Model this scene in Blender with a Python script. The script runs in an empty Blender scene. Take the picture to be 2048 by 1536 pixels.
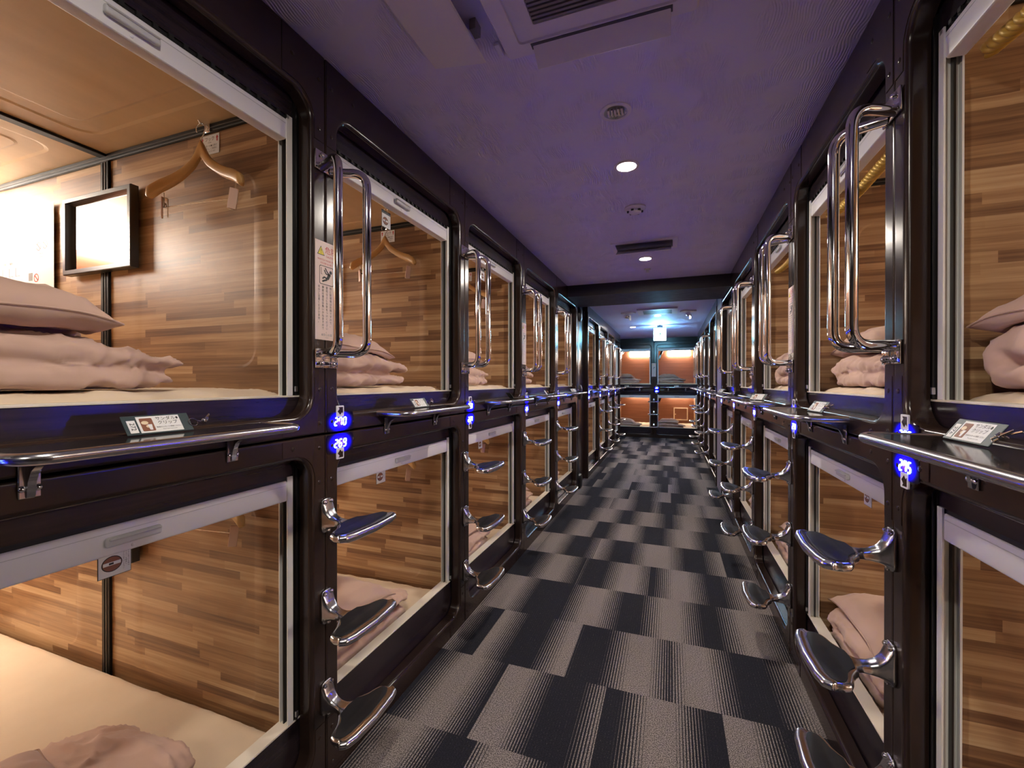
import bpy, bmesh, math, random
from mathutils import Vector, Matrix, noise
PI = math.pi
sc = bpy.context.scene
COL = sc.collection
random.seed(7)

# ------------------------------------------------------------------ camera
H = 1.36                       # eye height
cd = bpy.data.cameras.new('camera')
cd.sensor_width = 36.0
cd.lens = 871.0 / 2048.0 * 36.0
cd.clip_start = 0.02
cd.clip_end = 60
cam = bpy.data.objects.new('camera', cd)
COL.objects.link(cam)
cam.location = (0, 0, H)
cam.rotation_euler = (math.radians(90 - 0.2), 0, math.radians(20.0))
sc.camera = cam

# ------------------------------------------------------------------ world, exposure
w = bpy.data.worlds.new('world')
sc.world = w
w.use_nodes = True
w.node_tree.nodes['Background'].inputs[0].default_value = (0.02, 0.015, 0.04, 1)
w.node_tree.nodes['Background'].inputs[1].default_value = 0.3
vs = sc.view_settings
sc.display_settings.display_device = 'sRGB'
vs.view_transform = 'Standard'
vs.look = 'None'
vs.gamma = 1
vs.exposure = 1.0
vs.use_curve_mapping = False
sc.cycles.max_bounces = 8
sc.cycles.diffuse_bounces = 4
sc.cycles.glossy_bounces = 4
sc.cycles.sample_clamp_indirect = 4.0
sc.cycles.caustics_reflective = False
sc.cycles.caustics_refractive = False
sc.cycles.use_denoising = True

# light strengths, all in one place
LAMP = 26.0            # diffuser of the lamp in every capsule
DOWN = 420.0           # downlights in the corridor ceiling
BLUE = 265.0           # backlight of the room number windows
EXIT = 60.0

# ------------------------------------------------------------------ layout
P = 1.06                       # width of one capsule
XL, XR = -1.0966, 0.562        # faces of the two rows
CEIL = H + 1.095
BASE_U = H - 0.173             # bottom of the upper capsules
L_NEAR = [0.108 + P * (k + .5) for k in range(5)]
L_FAR = [6.155 + P * (k + .5) for k in range(4)]
R_NEAR = [0.387 + P * (k + .5) for k in range(5)]
R_FAR = [6.28 + P * (k + .5) for k in range(4)]
Y_END = 11.25
END_X = [-0.385 - P / 2, -0.385 + P / 2]
DIM = {'lower': dict(base=0.0, z0=0.0, z1=1.183, o0=.09, o1=1.115, sill=.258, cas=1.045, ceil=1.14, bed=.205, lamp=.975, mir=.66, hang=.03),
       'upper': dict(base=BASE_U, z0=.002, z1=1.266, o0=.065, o1=1.10, sill=.131, cas=1.016, ceil=1.103, bed=.152, lamp=.93, mir=.622, hang=0.0)}
DIM['upper_far'] = dict(DIM['upper'], z1=1.175)

# ------------------------------------------------------------------ materials
MATS = {}
def nt(name):
    m = bpy.data.materials.new(name)
    m.use_nodes = True
    t = m.node_tree
    b = t.nodes['Principled BSDF']
    return m, t, b

def N(t, typ, **kw):
    n = t.nodes.new(typ)
    for k, v in kw.items():
        setattr(n, k, v)
    return n

def simple(name, col, rough=.5, metal=0.0, bump=0.0, bscale=200.0, spec=.5, coat=0.0):
    m, t, b = nt(name)
    b.inputs['Base Color'].default_value = (*col, 1)
    b.inputs['Roughness'].default_value = rough
    b.inputs['Metallic'].default_value = metal
    b.inputs['Specular IOR Level'].default_value = spec
    b.inputs['Coat Weight'].default_value = coat
    # slight roughness variation so that nothing is perfectly uniform
    tc = N(t, 'ShaderNodeTexCoord')
    nz = N(t, 'ShaderNodeTexNoise')
    nz.inputs['Scale'].default_value = 14
    nz.inputs['Detail'].default_value = 3
    t.links.new(tc.outputs['Object'], nz.inputs['Vector'])
    mr = N(t, 'ShaderNodeMapRange')
    mr.inputs['To Min'].default_value = max(0.0, rough * .82)
    mr.inputs['To Max'].default_value = min(1.0, rough * 1.18)
    t.links.new(nz.outputs['Fac'], mr.inputs['Value'])
    t.links.new(mr.outputs['Result'], b.inputs['Roughness'])
    if bump:
        n2 = N(t, 'ShaderNodeTexNoise')
        n2.inputs['Scale'].default_value = bscale
        t.links.new(tc.outputs['Object'], n2.inputs['Vector'])
        bp = N(t, 'ShaderNodeBump')
        bp.inputs['Strength'].default_value = bump
        bp.inputs['Distance'].default_value = .002
        t.links.new(n2.outputs['Fac'], bp.inputs['Height'])
        t.links.new(bp.outputs['Normal'], b.inputs['Normal'])
    MATS[name] = m
    return m

def emit(name, col, strength, base=(.8, .8, .8)):
    m, t, b = nt(name)
    b.inputs['Base Color'].default_value = (*base, 1)
    b.inputs['Emission Color'].default_value = (*col, 1)
    b.inputs['Emission Strength'].default_value = strength
    b.inputs['Roughness'].default_value = .5
    MATS[name] = m
    return m

def math_node(t, op, a, b=None):
    n = N(t, 'ShaderNodeMath', operation=op)
    for i, v in enumerate((a, b)):
        if v is None:
            continue
        if isinstance(v, (int, float)):
            n.inputs[i].default_value = v
        else:
            t.links.new(v, n.inputs[i])
    return n.outputs[0]

def plank_wood(name, ramp, row=.029, length=.42, rough=.38, along='Y', up='Z'):
    """strip laminate: rows of narrow planks with random lengths, tones and grain"""
    m, t, b = nt(name)
    tc = N(t, 'ShaderNodeTexCoord')
    oi = N(t, 'ShaderNodeObjectInfo')
    sx = N(t, 'ShaderNodeSeparateXYZ')
    t.links.new(tc.outputs['Object'], sx.inputs[0])
    a = math_node(t, 'ADD', sx.outputs[along], math_node(t, 'MULTIPLY', oi.outputs['Random'], 7.0))
    u = math_node(t, 'ADD', sx.outputs[up], math_node(t, 'MULTIPLY', oi.outputs['Random'], 3.0))
    r = math_node(t, 'FLOOR', math_node(t, 'DIVIDE', u, row))
    w1 = N(t, 'ShaderNodeTexWhiteNoise', noise_dimensions='1D')
    t.links.new(r, w1.inputs['W'])
    off = math_node(t, 'MULTIPLY', w1.outputs['Value'], 3.0)
    c = math_node(t, 'FLOOR', math_node(t, 'DIVIDE', math_node(t, 'ADD', a, off), length))
    cx = N(t, 'ShaderNodeCombineXYZ')
    t.links.new(r, cx.inputs[0]); t.links.new(c, cx.inputs[1])
    w2 = N(t, 'ShaderNodeTexWhiteNoise', noise_dimensions='2D')
    t.links.new(cx.outputs[0], w2.inputs['Vector'])
    # grain stretched along the plank
    gv = N(t, 'ShaderNodeCombineXYZ')
    t.links.new(math_node(t, 'MULTIPLY', a, 2.2), gv.inputs[0])
    t.links.new(math_node(t, 'MULTIPLY', u, 85.0), gv.inputs[1])
    t.links.new(w2.outputs['Value'], gv.inputs[2])
    g = N(t, 'ShaderNodeTexNoise')
    g.inputs['Scale'].default_value = 1.0
    g.inputs['Detail'].default_value = 5.0
    g.inputs['Roughness'].default_value = .65
    t.links.new(gv.outputs[0], g.inputs['Vector'])
    f = math_node(t, 'ADD', math_node(t, 'MULTIPLY', w2.outputs['Value'], .62),
                  math_node(t, 'MULTIPLY', math_node(t, 'SUBTRACT', g.outputs['Fac'], .5), 1.05))
    f = math_node(t, 'ADD', f, .18)
    cr = N(t, 'ShaderNodeValToRGB')
    el = cr.color_ramp.elements
    el[0].position = 0; el[0].color = (*ramp[0], 1)
    el[1].position = 1; el[1].color = (*ramp[-1], 1)
    for i, col in enumerate(ramp[1:-1]):
        e = el.new((i + 1) / (len(ramp) - 1)); e.color = (*col, 1)
    t.links.new(f, cr.inputs['Fac'])
    t.links.new(cr.outputs['Color'], b.inputs['Base Color'])
    b.inputs['Roughness'].default_value = rough
    b.inputs['Coat Weight'].default_value = .35
    b.inputs['Coat Roughness'].default_value = .38
    bp = N(t, 'ShaderNodeBump')
    bp.inputs['Strength'].default_value = .06
    bp.inputs['Distance'].default_value = .002
    t.links.new(g.outputs['Fac'], bp.inputs['Height'])
    t.links.new(bp.outputs['Normal'], b.inputs['Normal'])
    MATS[name] = m
    return m

def grain(name, c0, c1, sx=(3, 60, 60), rough=.35, bump=.05):
    m, t, b = nt(name)
    tc = N(t, 'ShaderNodeTexCoord')
    mp = N(t, 'ShaderNodeMapping')
    mp.inputs['Scale'].default_value = sx
    t.links.new(tc.outputs['Object'], mp.inputs['Vector'])
    g = N(t, 'ShaderNodeTexNoise')
    g.inputs['Scale'].default_value = 1.0
    g.inputs['Detail'].default_value = 5
    t.links.new(mp.outputs[0], g.inputs['Vector'])
    cr = N(t, 'ShaderNodeValToRGB')
    cr.color_ramp.elements[0].position = .3; cr.color_ramp.elements[0].color = (*c0, 1)
    cr.color_ramp.elements[1].position = .72; cr.color_ramp.elements[1].color = (*c1, 1)
    t.links.new(g.outputs['Fac'], cr.inputs['Fac'])
    t.links.new(cr.outputs['Color'], b.inputs['Base Color'])
    b.inputs['Roughness'].default_value = rough
    bp = N(t, 'ShaderNodeBump')
    bp.inputs['Strength'].default_value = bump
    bp.inputs['Distance'].default_value = .002
    t.links.new(g.outputs['Fac'], bp.inputs['Height'])
    t.links.new(bp.outputs['Normal'], b.inputs['Normal'])
    MATS[name] = m
    return m

def fabric(name, col, crease, rough=.9):
    m, t, b = nt(name)
    tc = N(t, 'ShaderNodeTexCoord')
    n1 = N(t, 'ShaderNodeTexNoise')
    n1.inputs['Scale'].default_value = 5
    n1.inputs['Detail'].default_value = 4
    t.links.new(tc.outputs['Object'], n1.inputs['Vector'])
    cr = N(t, 'ShaderNodeValToRGB')
    cr.color_ramp.elements[0].position = .3; cr.color_ramp.elements[0].color = (col[0] * .93, col[1] * .92, col[2] * .91, 1)
    cr.color_ramp.elements[1].position = .7; cr.color_ramp.elements[1].color = (*col, 1)
    t.links.new(n1.outputs['Fac'], cr.inputs['Fac'])
    t.links.new(cr.outputs['Color'], b.inputs['Base Color'])
    b.inputs['Roughness'].default_value = rough
    b.inputs['Specular IOR Level'].default_value = .2
    b.inputs['Sheen Weight'].default_value = .15
    n2 = N(t, 'ShaderNodeTexNoise', noise_type='RIDGED_MULTIFRACTAL')
    n2.inputs['Scale'].default_value = 7.5
    n2.inputs['Detail'].default_value = 3.5
    n2.inputs['Roughness'].default_value = .45
    n2.inputs['Distortion'].default_value = .9
    t.links.new(tc.outputs['Object'], n2.inputs['Vector'])
    bp = N(t, 'ShaderNodeBump')
    bp.inputs['Strength'].default_value = crease
    bp.inputs['Distance'].default_value = .010
    t.links.new(n2.outputs['Fac'], bp.inputs['Height'])
    t.links.new(bp.outputs['Normal'], b.inputs['Normal'])
    MATS[name] = m
    return m

def carpet(name):
    m, t, b = nt(name)
    tc = N(t, 'ShaderNodeTexCoord')
    s = N(t, 'ShaderNodeSeparateXYZ')
    t.links.new(tc.outputs['Object'], s.inputs[0])
    X, Y = s.outputs['X'], s.outputs['Y']
    T = .466
    row = math_node(t, 'FLOOR', math_node(t, 'DIVIDE', math_node(t, 'SUBTRACT', Y, 1.968), T))
    w0 = N(t, 'ShaderNodeTexWhiteNoise', noise_dimensions='1D')
    t.links.new(row, w0.inputs['W'])
    xs = math_node(t, 'ADD', X, math_node(t, 'MULTIPLY', w0.outputs['Value'], T))
    colm = math_node(t, 'FLOOR', math_node(t, 'DIVIDE', math_node(t, 'ADD', xs, .19), T))
    cv = N(t, 'ShaderNodeCombineXYZ')
    t.links.new(row, cv.inputs[0]); t.links.new(colm, cv.inputs[1])
    w2 = N(t, 'ShaderNodeTexWhiteNoise', noise_dimensions='2D')
    t.links.new(cv.outputs[0], w2.inputs['Vector'])
    # density of the light threads: a wave across the tile with a phase of its own per tile
    ph = math_node(t, 'ADD', math_node(t, 'DIVIDE', X, .47), math_node(t, 'MULTIPLY', w2.outputs['Value'], 5.0))
    fr = math_node(t, 'FRACT', ph)
    tri = math_node(t, 'ABSOLUTE', math_node(t, 'SUBTRACT', math_node(t, 'MULTIPLY', fr, 2.0), 1.0))
    dens = math_node(t, 'SUBTRACT', math_node(t, 'MULTIPLY', tri, 1.85), .52)
    dc = N(t, 'ShaderNodeClamp')
    t.links.new(dens, dc.inputs[0])
    dens = dc.outputs[0]
    lx = math_node(t, 'FRACT', math_node(t, 'DIVIDE', X, .0118))
    jit = N(t, 'ShaderNodeTexNoise')
    jit.inputs['Scale'].default_value = 130
    jit.inputs['Detail'].default_value = 2
    t.links.new(tc.outputs['Object'], jit.inputs['Vector'])
    lx = math_node(t, 'ADD', lx, math_node(t, 'MULTIPLY', math_node(t, 'SUBTRACT', jit.outputs['Fac'], .5), .22))
    on = math_node(t, 'LESS_THAN', lx, dens)
    sp = N(t, 'ShaderNodeTexNoise')
    sp.inputs['Scale'].default_value = 260
    sp.inputs['Detail'].default_value = 3
    t.links.new(tc.outputs['Object'], sp.inputs['Vector'])
    c1 = N(t, 'ShaderNodeValToRGB')
    c1.color_ramp.elements[0].position = .40; c1.color_ramp.elements[0].color = (.070, .060, .055, 1)
    c1.color_ramp.elements[1].position = .60; c1.color_ramp.elements[1].color = (.42, .365, .335, 1)
    t.links.new(sp.outputs['Fac'], c1.inputs['Fac'])
    c2 = N(t, 'ShaderNodeValToRGB')
    c2.color_ramp.elements[0].position = .35; c2.color_ramp.elements[0].color = (.012, .012, .016, 1)
    c2.color_ramp.elements[1].position = .7; c2.color_ramp.elements[1].color = (.032, .032, .042, 1)
    t.links.new(sp.outputs['Fac'], c2.inputs['Fac'])
    mx = N(t, 'ShaderNodeMix', data_type='RGBA')
    t.links.new(on, mx.inputs['Factor'])
    t.links.new(c2.outputs['Color'], mx.inputs['A'])
    t.links.new(c1.outputs['Color'], mx.inputs['B'])
    t.links.new(mx.outputs['Result'], b.inputs['Base Color'])
    b.inputs['Roughness'].default_value = .95
    b.inputs['Specular IOR Level'].default_value = .15
    bp = N(t, 'ShaderNodeBump')
    bp.inputs['Strength'].default_value = .5
    bp.inputs['Distance'].default_value = .003
    t.links.new(sp.outputs['Fac'], bp.inputs['Height'])
    t.links.new(bp.outputs['Normal'], b.inputs['Normal'])
    MATS[name] = m
    return m

def wallpaper(name, col):
    """ceiling paper with combed wavy relief in patches"""
    m, t, b = nt(name)
    tc = N(t, 'ShaderNodeTexCoord')
    b.inputs['Base Color'].default_value = (*col, 1)
    b.inputs['Roughness'].default_value = .62
    wv = N(t, 'ShaderNodeTexWave', wave_type='BANDS', bands_direction='X')
    wv.inputs['Scale'].default_value = 38
    wv.inputs['Distortion'].default_value = 26
    wv.inputs['Detail'].default_value = 1.0
    wv.inputs['Detail Scale'].default_value = .16
    t.links.new(tc.outputs['Object'], wv.inputs['Vector'])
    ms = N(t, 'ShaderNodeTexNoise')
    ms.inputs['Scale'].default_value = 7
    t.links.new(tc.outputs['Object'], ms.inputs['Vector'])
    cr = N(t, 'ShaderNodeValToRGB')
    cr.color_ramp.elements[0].position = .47
    cr.color_ramp.elements[1].position = .56
    t.links.new(ms.outputs['Fac'], cr.inputs['Fac'])
    h = math_node(t, 'MULTIPLY', wv.outputs['Fac'], cr.outputs['Color'])
    bp = N(t, 'ShaderNodeBump')
    bp.inputs['Strength'].default_value = .5
    bp.inputs['Distance'].default_value = .003
    t.links.new(h, bp.inputs['Height'])
    t.links.new(bp.outputs['Normal'], b.inputs['Normal'])
    MATS[name] = m
    return m

simple('brown_gloss', (.030, .017, .013), .20, spec=.55)
simple('black_trim', (.010, .009, .009), .32)
simple('profile_black', (.006, .006, .006), .45, spec=.3)
simple('profile_grey', (.10, .095, .09), .4)
simple('black_matte', (.008, .008, .008), .6)
simple('plastic_white', (.84, .83, .85), .38)
simple('ivory', (.80, .74, .62), .5)
simple('channel_white', (.86, .86, .83), .4)
simple('grey_plastic', (.60, .60, .61), .4)
simple('chrome', (.86, .86, .88), .06, metal=1)
simple('aluminium', (.62, .62, .64), .22, metal=1)
simple('steel', (.55, .55, .56), .28, metal=1)
simple('rubber', (.010, .010, .012), .62, bump=.2, bscale=500, spec=.3)
simple('shelf_black', (.016, .013, .012), .10, spec=.6)
simple('mirror', (.92, .92, .92), .01, metal=1)
simple('mirror_frame', (.10, .105, .11), .3, metal=.85)
simple('card_white', (.80, .80, .79), .5)
simple('card_dark', (.035, .055, .06), .4)
simple('card_pink', (.78, .62, .56), .5)
simple('ink_black', (.015, .015, .016), .5)
simple('ink_red', (.55, .03, .03), .5)
simple('ink_yellow', (.75, .60, .03), .5)
simple('ink_brown', (.24, .09, .05), .5)
simple('ink_cream', (.78, .62, .42), .5)
simple('ink_grey', (.25, .25, .26), .5)
simple('hanger_wood', (.56, .34, .13), .38)
simple('clip_pink', (.72, .48, .36), .45)
simple('gold_rope', (.52, .32, .05), .42, metal=.25)
simple('ac_white', (.62, .58, .70), .45)
simple('ac_dark', (.05, .045, .055), .6)
simple('beam_dark', (.020, .015, .017), .6)
simple('column_lilac', (.30, .26, .32), .5)
simple('hatch_cream', (.72, .60, .46), .5)
simple('screen_black', (.008, .008, .010), .12)
simple('grille_grey', (.18, .16, .18), .5)
simple('icon_white', (.85, .84, .88), .4)
simple('exit_green', (.02, .45, .16), .4)
grain('sill_wood', (.016, .011, .014), (.034, .022, .026), (6, 60, 90), .24, .10)
grain('veneer_tan', (.50, .34, .185), (.62, .44, .26), (2.5, 7, 7), .40, .04)
grain('mahogany', (.17, .062, .032), (.24, .10, .055), (1.5, 2, 26), .40, .04)
plank_wood('strip_wood', [(.105, .046, .021), (.21, .110, .054), (.35, .200, .098), (.48, .315, .168), (.60, .445, .275)])
fabric('duvet_cloth', (.58, .40, .32), .55)
fabric('sheet_cloth', (.74, .60, .44), .16)
carpet('carpet_tiles')
wallpaper('ceiling_paper', (.58, .54, .82))  # white paper; the purple light on it is partly put into the base colour
emit('lamp_glow', (1.0, .91, .79), LAMP, (.9, .88, .84))
emit('down_glow', (1.0, .90, .78), DOWN)
emit('digit_glow', (.30, .62, 1.0), 8.0, (.2, .3, .9))
emit('exit_glow', (.25, .70, 1.0), EXIT)
MATS['digit_glow'].cycles.emission_sampling = 'NONE'

def blue_window():
    m, t, b = nt('blue_window')
    tc = N(t, 'ShaderNodeTexCoord')
    mp = N(t, 'ShaderNodeMapping')
    mp.inputs['Scale'].default_value = (1 / .080, 1.0, 1 / .052)
    t.links.new(tc.outputs['Object'], mp.inputs['Vector'])
    g = N(t, 'ShaderNodeTexGradient', gradient_type='QUADRATIC_SPHERE')
    t.links.new(mp.outputs[0], g.inputs['Vector'])
    b.inputs['Base Color'].default_value = (.006, .004, .02, 1)
    b.inputs['Roughness'].default_value = .15
    b.inputs['Emission Color'].default_value = (.0013, .0003, 1.0, 1)
    t.links.new(math_node(t, 'MULTIPLY', math_node(t, 'POWER', g.outputs['Fac'], 3.0), BLUE), b.inputs['Emission Strength'])
    MATS['blue_window'] = m
blue_window()
M = MATS

# ------------------------------------------------------------------ mesh building
class MB:
    def __init__(s):
        s.v, s.f, s.mi, s.mats, s.cur = [], [], [], [], 0
    def mat(s, name):
        if name not in s.mats:
            s.mats.append(name)
        s.cur = s.mats.index(name)
        return s
    def add(s, vs_, fs):
        o = len(s.v)
        s.v += [tuple(p) for p in vs_]
        for f in fs:
            s.f.append([i + o for i in f]); s.mi.append(s.cur)
        return s
    def box(s, x0, x1, y0, y1, z0, z1, bev=0.0, seg=2):
        if bev <= 0:
            vs_ = [(x, y, z) for x in (x0, x1) for y in (y0, y1) for z in (z0, z1)]
            return s.add(vs_, [(0, 1, 3, 2), (4, 6, 7, 5), (0, 4, 5, 1), (2, 3, 7, 6), (0, 2, 6, 4), (1, 5, 7, 3)])
        bm = bmesh.new()
        bmesh.ops.create_cube(bm, size=1)
        for v in bm.verts:
            v.co = Vector(((x0 + x1) / 2 + v.co.x * (x1 - x0), (y0 + y1) / 2 + v.co.y * (y1 - y0), (z0 + z1) / 2 + v.co.z * (z1 - z0)))
        bmesh.ops.bevel(bm, geom=list(bm.edges), offset=bev, segments=seg, profile=.5, affect='EDGES')
        return s.from_bm(bm)
    def from_bm(s, bm, mtx=None):
        if mtx is not None:
            bmesh.ops.transform(bm, matrix=mtx, verts=bm.verts)
        bm.verts.index_update()
        s.add([v.co.copy() for v in bm.verts], [[v.index for v in f.verts] for f in bm.faces])
        bm.free()
        return s
    def loft(s, rings, closed=True, cap0=False, cap1=False):
        n = len(rings[0]); o = len(s.v)
        s.v += [tuple(p) for r in rings for p in r]
        for k in range(len(rings) - 1):
            for i in range(n if closed else n - 1):
                j = (i + 1) % n
                s.f.append([o + k * n + i, o + k * n + j, o + (k + 1) * n + j, o + (k + 1) * n + i]); s.mi.append(s.cur)
        if cap0:
            s.f.append([o + i for i in range(n)][::-1]); s.mi.append(s.cur)
        if cap1:
            s.f.append([o + (len(rings) - 1) * n + i for i in range(n)]); s.mi.append(s.cur)
        return s
    def tube(s, pts, r, n=12, caps=True):
        pts = [Vector(p) for p in pts]
        rings = []
        t0 = (pts[1] - pts[0]).normalized()
        a = t0.orthogonal().normalized()
        for i, p in enumerate(pts):
            if i == 0: t = pts[1] - pts[0]
            elif i == len(pts) - 1: t = pts[-1] - pts[-2]
            else: t = (pts[i + 1] - p).normalized() + (p - pts[i - 1]).normalized()
            t.normalize()
            a = (a - t * a.dot(t)).normalized()
            b = t.cross(a)
            rr = r[i] if isinstance(r, (list, tuple)) else r
            rings.append([p + (a * math.cos(2 * PI * k / n) + b * math.sin(2 * PI * k / n)) * rr for k in range(n)])
        return s.loft(rings, True, caps, caps)
    def cyl(s, p0, p1, r, n=16):
        return s.tube([p0, p1], r, n)
    def prism(s, poly, y0, y1):
        """polygon in (x, z), extruded along y"""
        n = len(poly)
        return s.loft([[(x, y0, z) for x, z in poly], [(x, y1, z) for x, z in poly]], True, True, True)
    def plan(s, poly, z0, z1):
        return s.loft([[(x, y, z0) for x, y in poly], [(x, y, z1) for x, y in poly]], True, True, True)
    def dome(s, c, r, h, axis='-Y', n=12):
        rings = []
        for k in range(4):
            a = k / 3.2 * PI / 2
            rr, hh = r * math.cos(a), h * math.sin(a)
            ring = []
            for i in range(n):
                q = 2 * PI * i / n
                d = (rr * math.cos(q), rr * math.sin(q))
                if axis == '-Y': ring.append((c[0] + d[0], c[1] - hh, c[2] + d[1]))
                elif axis == '-Z': ring.append((c[0] + d[0], c[1] + d[1], c[2] - hh))
                elif axis == '+Z': ring.append((c[0] + d[0], c[1] + d[1], c[2] + hh))
            rings.append(ring)
        return s.loft(rings, True, True, True)
    def mesh(s, name, smooth=35):
        me = bpy.data.meshes.new(name)
        me.from_pydata(s.v, [], s.f)
        for mm in s.mats:
            me.materials.append(M[mm])
        me.polygons.foreach_set('material_index', s.mi)
        bm = bmesh.new(); bm.from_mesh(me)
        bmesh.ops.recalc_face_normals(bm, faces=bm.faces)
        bm.to_mesh(me); bm.free()
        if smooth:
            me.polygons.foreach_set('use_smooth', [True] * len(me.polygons))
            try: me.set_sharp_from_angle(angle=math.radians(smooth))
            except Exception: pass
        me.update()
        return me

CACHE = {}
def cached(key, fn):
    if key not in CACHE:
        CACHE[key] = fn()
    return CACHE[key]

def obj(name, me, parent=None, loc=(0, 0, 0), rot=(0, 0, 0)):
    o = bpy.data.objects.new(name, me)
    COL.objects.link(o)
    o.location = loc; o.rotation_euler = rot
    if parent is not None:
        o.parent = parent
    return o

def thing(name, label, cat, loc=(0, 0, 0), rotz=0.0, group=None, me=None, rot=None):
    o = obj(name, me, None, loc, rot if rot else (0, 0, rotz))
    o['label'] = label; o['category'] = cat
    if group: o['group'] = group
    return o

def struct(name, mb, label=None):
    o = obj(name, mb.mesh(name) if isinstance(mb, MB) else mb)
    o['kind'] = 'structure'
    o['label'] = label or name.replace('_', ' ')
    return o

def rrect(x0, x1, z0, z1, r, n=8):
    pts = []
    for cx, cz, a0 in ((x1 - r, z0 + r, -90), (x1 - r, z1 - r, 0), (x0 + r, z1 - r, 90), (x0 + r, z0 + r, 180)):
        for k in range(n + 1):
            a = math.radians(a0 + 90 * k / n)
            pts.append((cx + r * math.cos(a), cz + r * math.sin(a)))
    return pts

def remeshed(mb, voxel, smooth_iter=4):
    """fuse overlapping pieces into one skin"""
    me = mb.mesh('tmp')
    o = bpy.data.objects.new('tmp', me); COL.objects.link(o)
    md = o.modifiers.new('r', 'REMESH'); md.mode = 'VOXEL'; md.voxel_size = voxel
    if smooth_iter:
        sm = o.modifiers.new('s', 'SMOOTH'); sm.iterations = smooth_iter; sm.factor = .5
    dg = bpy.context.evaluated_depsgraph_get()
    out = bpy.data.meshes.new_from_object(o.evaluated_get(dg))
    mats = list(me.materials)
    bpy.data.objects.remove(o)
    out.materials.clear()
    for mm in mats: out.materials.append(mm)
    out.polygons.foreach_set('use_smooth', [True] * len(out.polygons))
    return out

def text_data(s, size, align='CENTER', spacing=1.0):
    cu = bpy.data.curves.new('t', 'FONT')
    cu.body = s; cu.size = size; cu.align_x = align; cu.align_y = 'CENTER'
    cu.space_line = spacing
    cu.resolution_u = 2
    o = bpy.data.objects.new('t', cu); COL.objects.link(o)
    dg = bpy.context.evaluated_depsgraph_get()
    me = bpy.data.meshes.new_from_object(o.evaluated_get(dg))
    vs_ = [v.co.copy() for v in me.vertices]
    fs = [list(p.vertices) for p in me.polygons]
    bpy.data.objects.remove(o); bpy.data.meshes.remove(me); bpy.data.curves.remove(cu)
    return vs_, fs

def put_text(mb, s, size, x, z, y, align='CENTER', rot=0.0, mat='ink_black', vertical=False):
    """text on a card that faces -y; x right, z up"""
    mb.mat(mat)
    if vertical:
        for k, ch in enumerate(s):
            put_text(mb, ch, size, x, z - k * size * 1.08, y, mat=mat)
        return
    vs_, fs = cached(('txt', s, size, align), lambda: text_data(s, size, align))
    c, sn = math.cos(rot), math.sin(rot)
    mb.add([(x + v.x * c - v.y * sn, y, z + v.x * sn + v.y * c) for v in vs_], fs)

# ------------------------------------------------------------------ the setting
X0, X1, Y0, Y1 = -3.36, 2.82, -2.6, 13.7
b = MB().mat('carpet_tiles'); b.add([(X0, Y0, 0), (X1, Y0, 0), (X1, Y1, 0), (X0, Y1, 0)], [(0, 1, 2, 3)])
struct('floor', b, 'carpet of dark and taupe striped tiles')
b = MB().mat('ceiling_paper'); b.box(X0, X1, Y0, Y1, CEIL, CEIL + .1)
struct('ceiling', b, 'purple lit ceiling with combed wallpaper')
b = MB().mat('beam_dark'); b.box(X0, X1, 4.86, 5.56, H + .968, CEIL + .05)
struct('trim_1', b, 'dark ceiling beam across the corridor')
for nm, (a0, a1, c0, c1) in {'wall_left': (X0 - .1, X0, Y0, Y1), 'wall_right': (X1, X1 + .1, Y0, Y1),
                             'wall_back': (X0, X1, Y0 - .1, Y0), 'wall_far': (X0, X1, Y1, Y1 + .1)}.items():
    b = MB().mat('beam_dark'); b.box(a0, a1, c0, c1, 0, CEIL)
    struct(nm, b)
# brown panels where the rows begin, the column between the two stretches of each row and the row ends
b = MB().mat('brown_gloss'); b.box(X0, XL, Y0, .106, 0, CEIL); struct('wall_left_2', b)
b = MB().mat('brown_gloss'); b.box(XR, X1, Y0, .385, 0, CEIL); struct('wall_right_2', b)
b = MB().mat('brown_gloss')
b.box(X0, XL - .055, 5.411, 6.152, 0, CEIL)
b.mat('black_trim')
b.box(XL - .06, XL - .002, 5.42, 5.56, 0, CEIL - .14, .02)
b.box(XL - .06, XL + .03, 5.47, 5.62, 0, .19, .035)
b.box(XL - .06, XL + .03, 5.47, 5.62, 2.13, 2.33, .05)
b.box(XL - .06, XL + .03, 5.47, 5.62, 1.13, 1.34, .05)
struct('wall_left_3', b, 'dark brown column between the two stretches of the row')
b = MB().mat('column_lilac')
b.box(XR + .012, X1, 5.69, 6.277, 0, CEIL)
struct('wall_right_3', b, 'lilac grey column between the two stretches of the row')
b = MB().mat('brown_gloss'); b.box(X0, XL - .01, L_FAR[-1] + P / 2 + .003, L_FAR[-1] + P / 2 + .05, 0, CEIL); struct('wall_left_4', b)
b = MB().mat('brown_gloss'); b.box(XR + .01, X1, R_FAR[-1] + P / 2 + .003, R_FAR[-1] + P / 2 + .05, 0, CEIL); struct('wall_right_4', b)
b = MB().mat('brown_gloss'); b.box(X0, END_X[0] - P / 2 - .002, Y_END, Y_END + .08, 0, CEIL); struct('wall_end_1', b)
b = MB().mat('brown_gloss'); b.box(END_X[1] + P / 2 + .002, X1, Y_END, Y_END + .08, 0, CEIL); struct('wall_end_2', b)
zt = BASE_U + 1.175
b = MB().mat('brown_gloss')
for c in L_FAR: b.box(XL - .06, XL - .006, c - P / 2 + .002, c + P / 2 - .002, zt + .002, CEIL)
struct('trim_2', b, 'brown filler strip over the far capsules')
b = MB().mat('brown_gloss')
for c in R_FAR: b.box(XR + .006, XR + .06, c - P / 2 + .002, c + P / 2 - .002, zt + .002, CEIL)
struct('trim_3', b, 'brown filler strip over the far capsules')
b = MB().mat('brown_gloss')
for c in END_X: b.box(c - P / 2 + .002, c + P / 2 - .002, Y_END + .006, Y_END + .06, zt + .002, CEIL)
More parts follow.
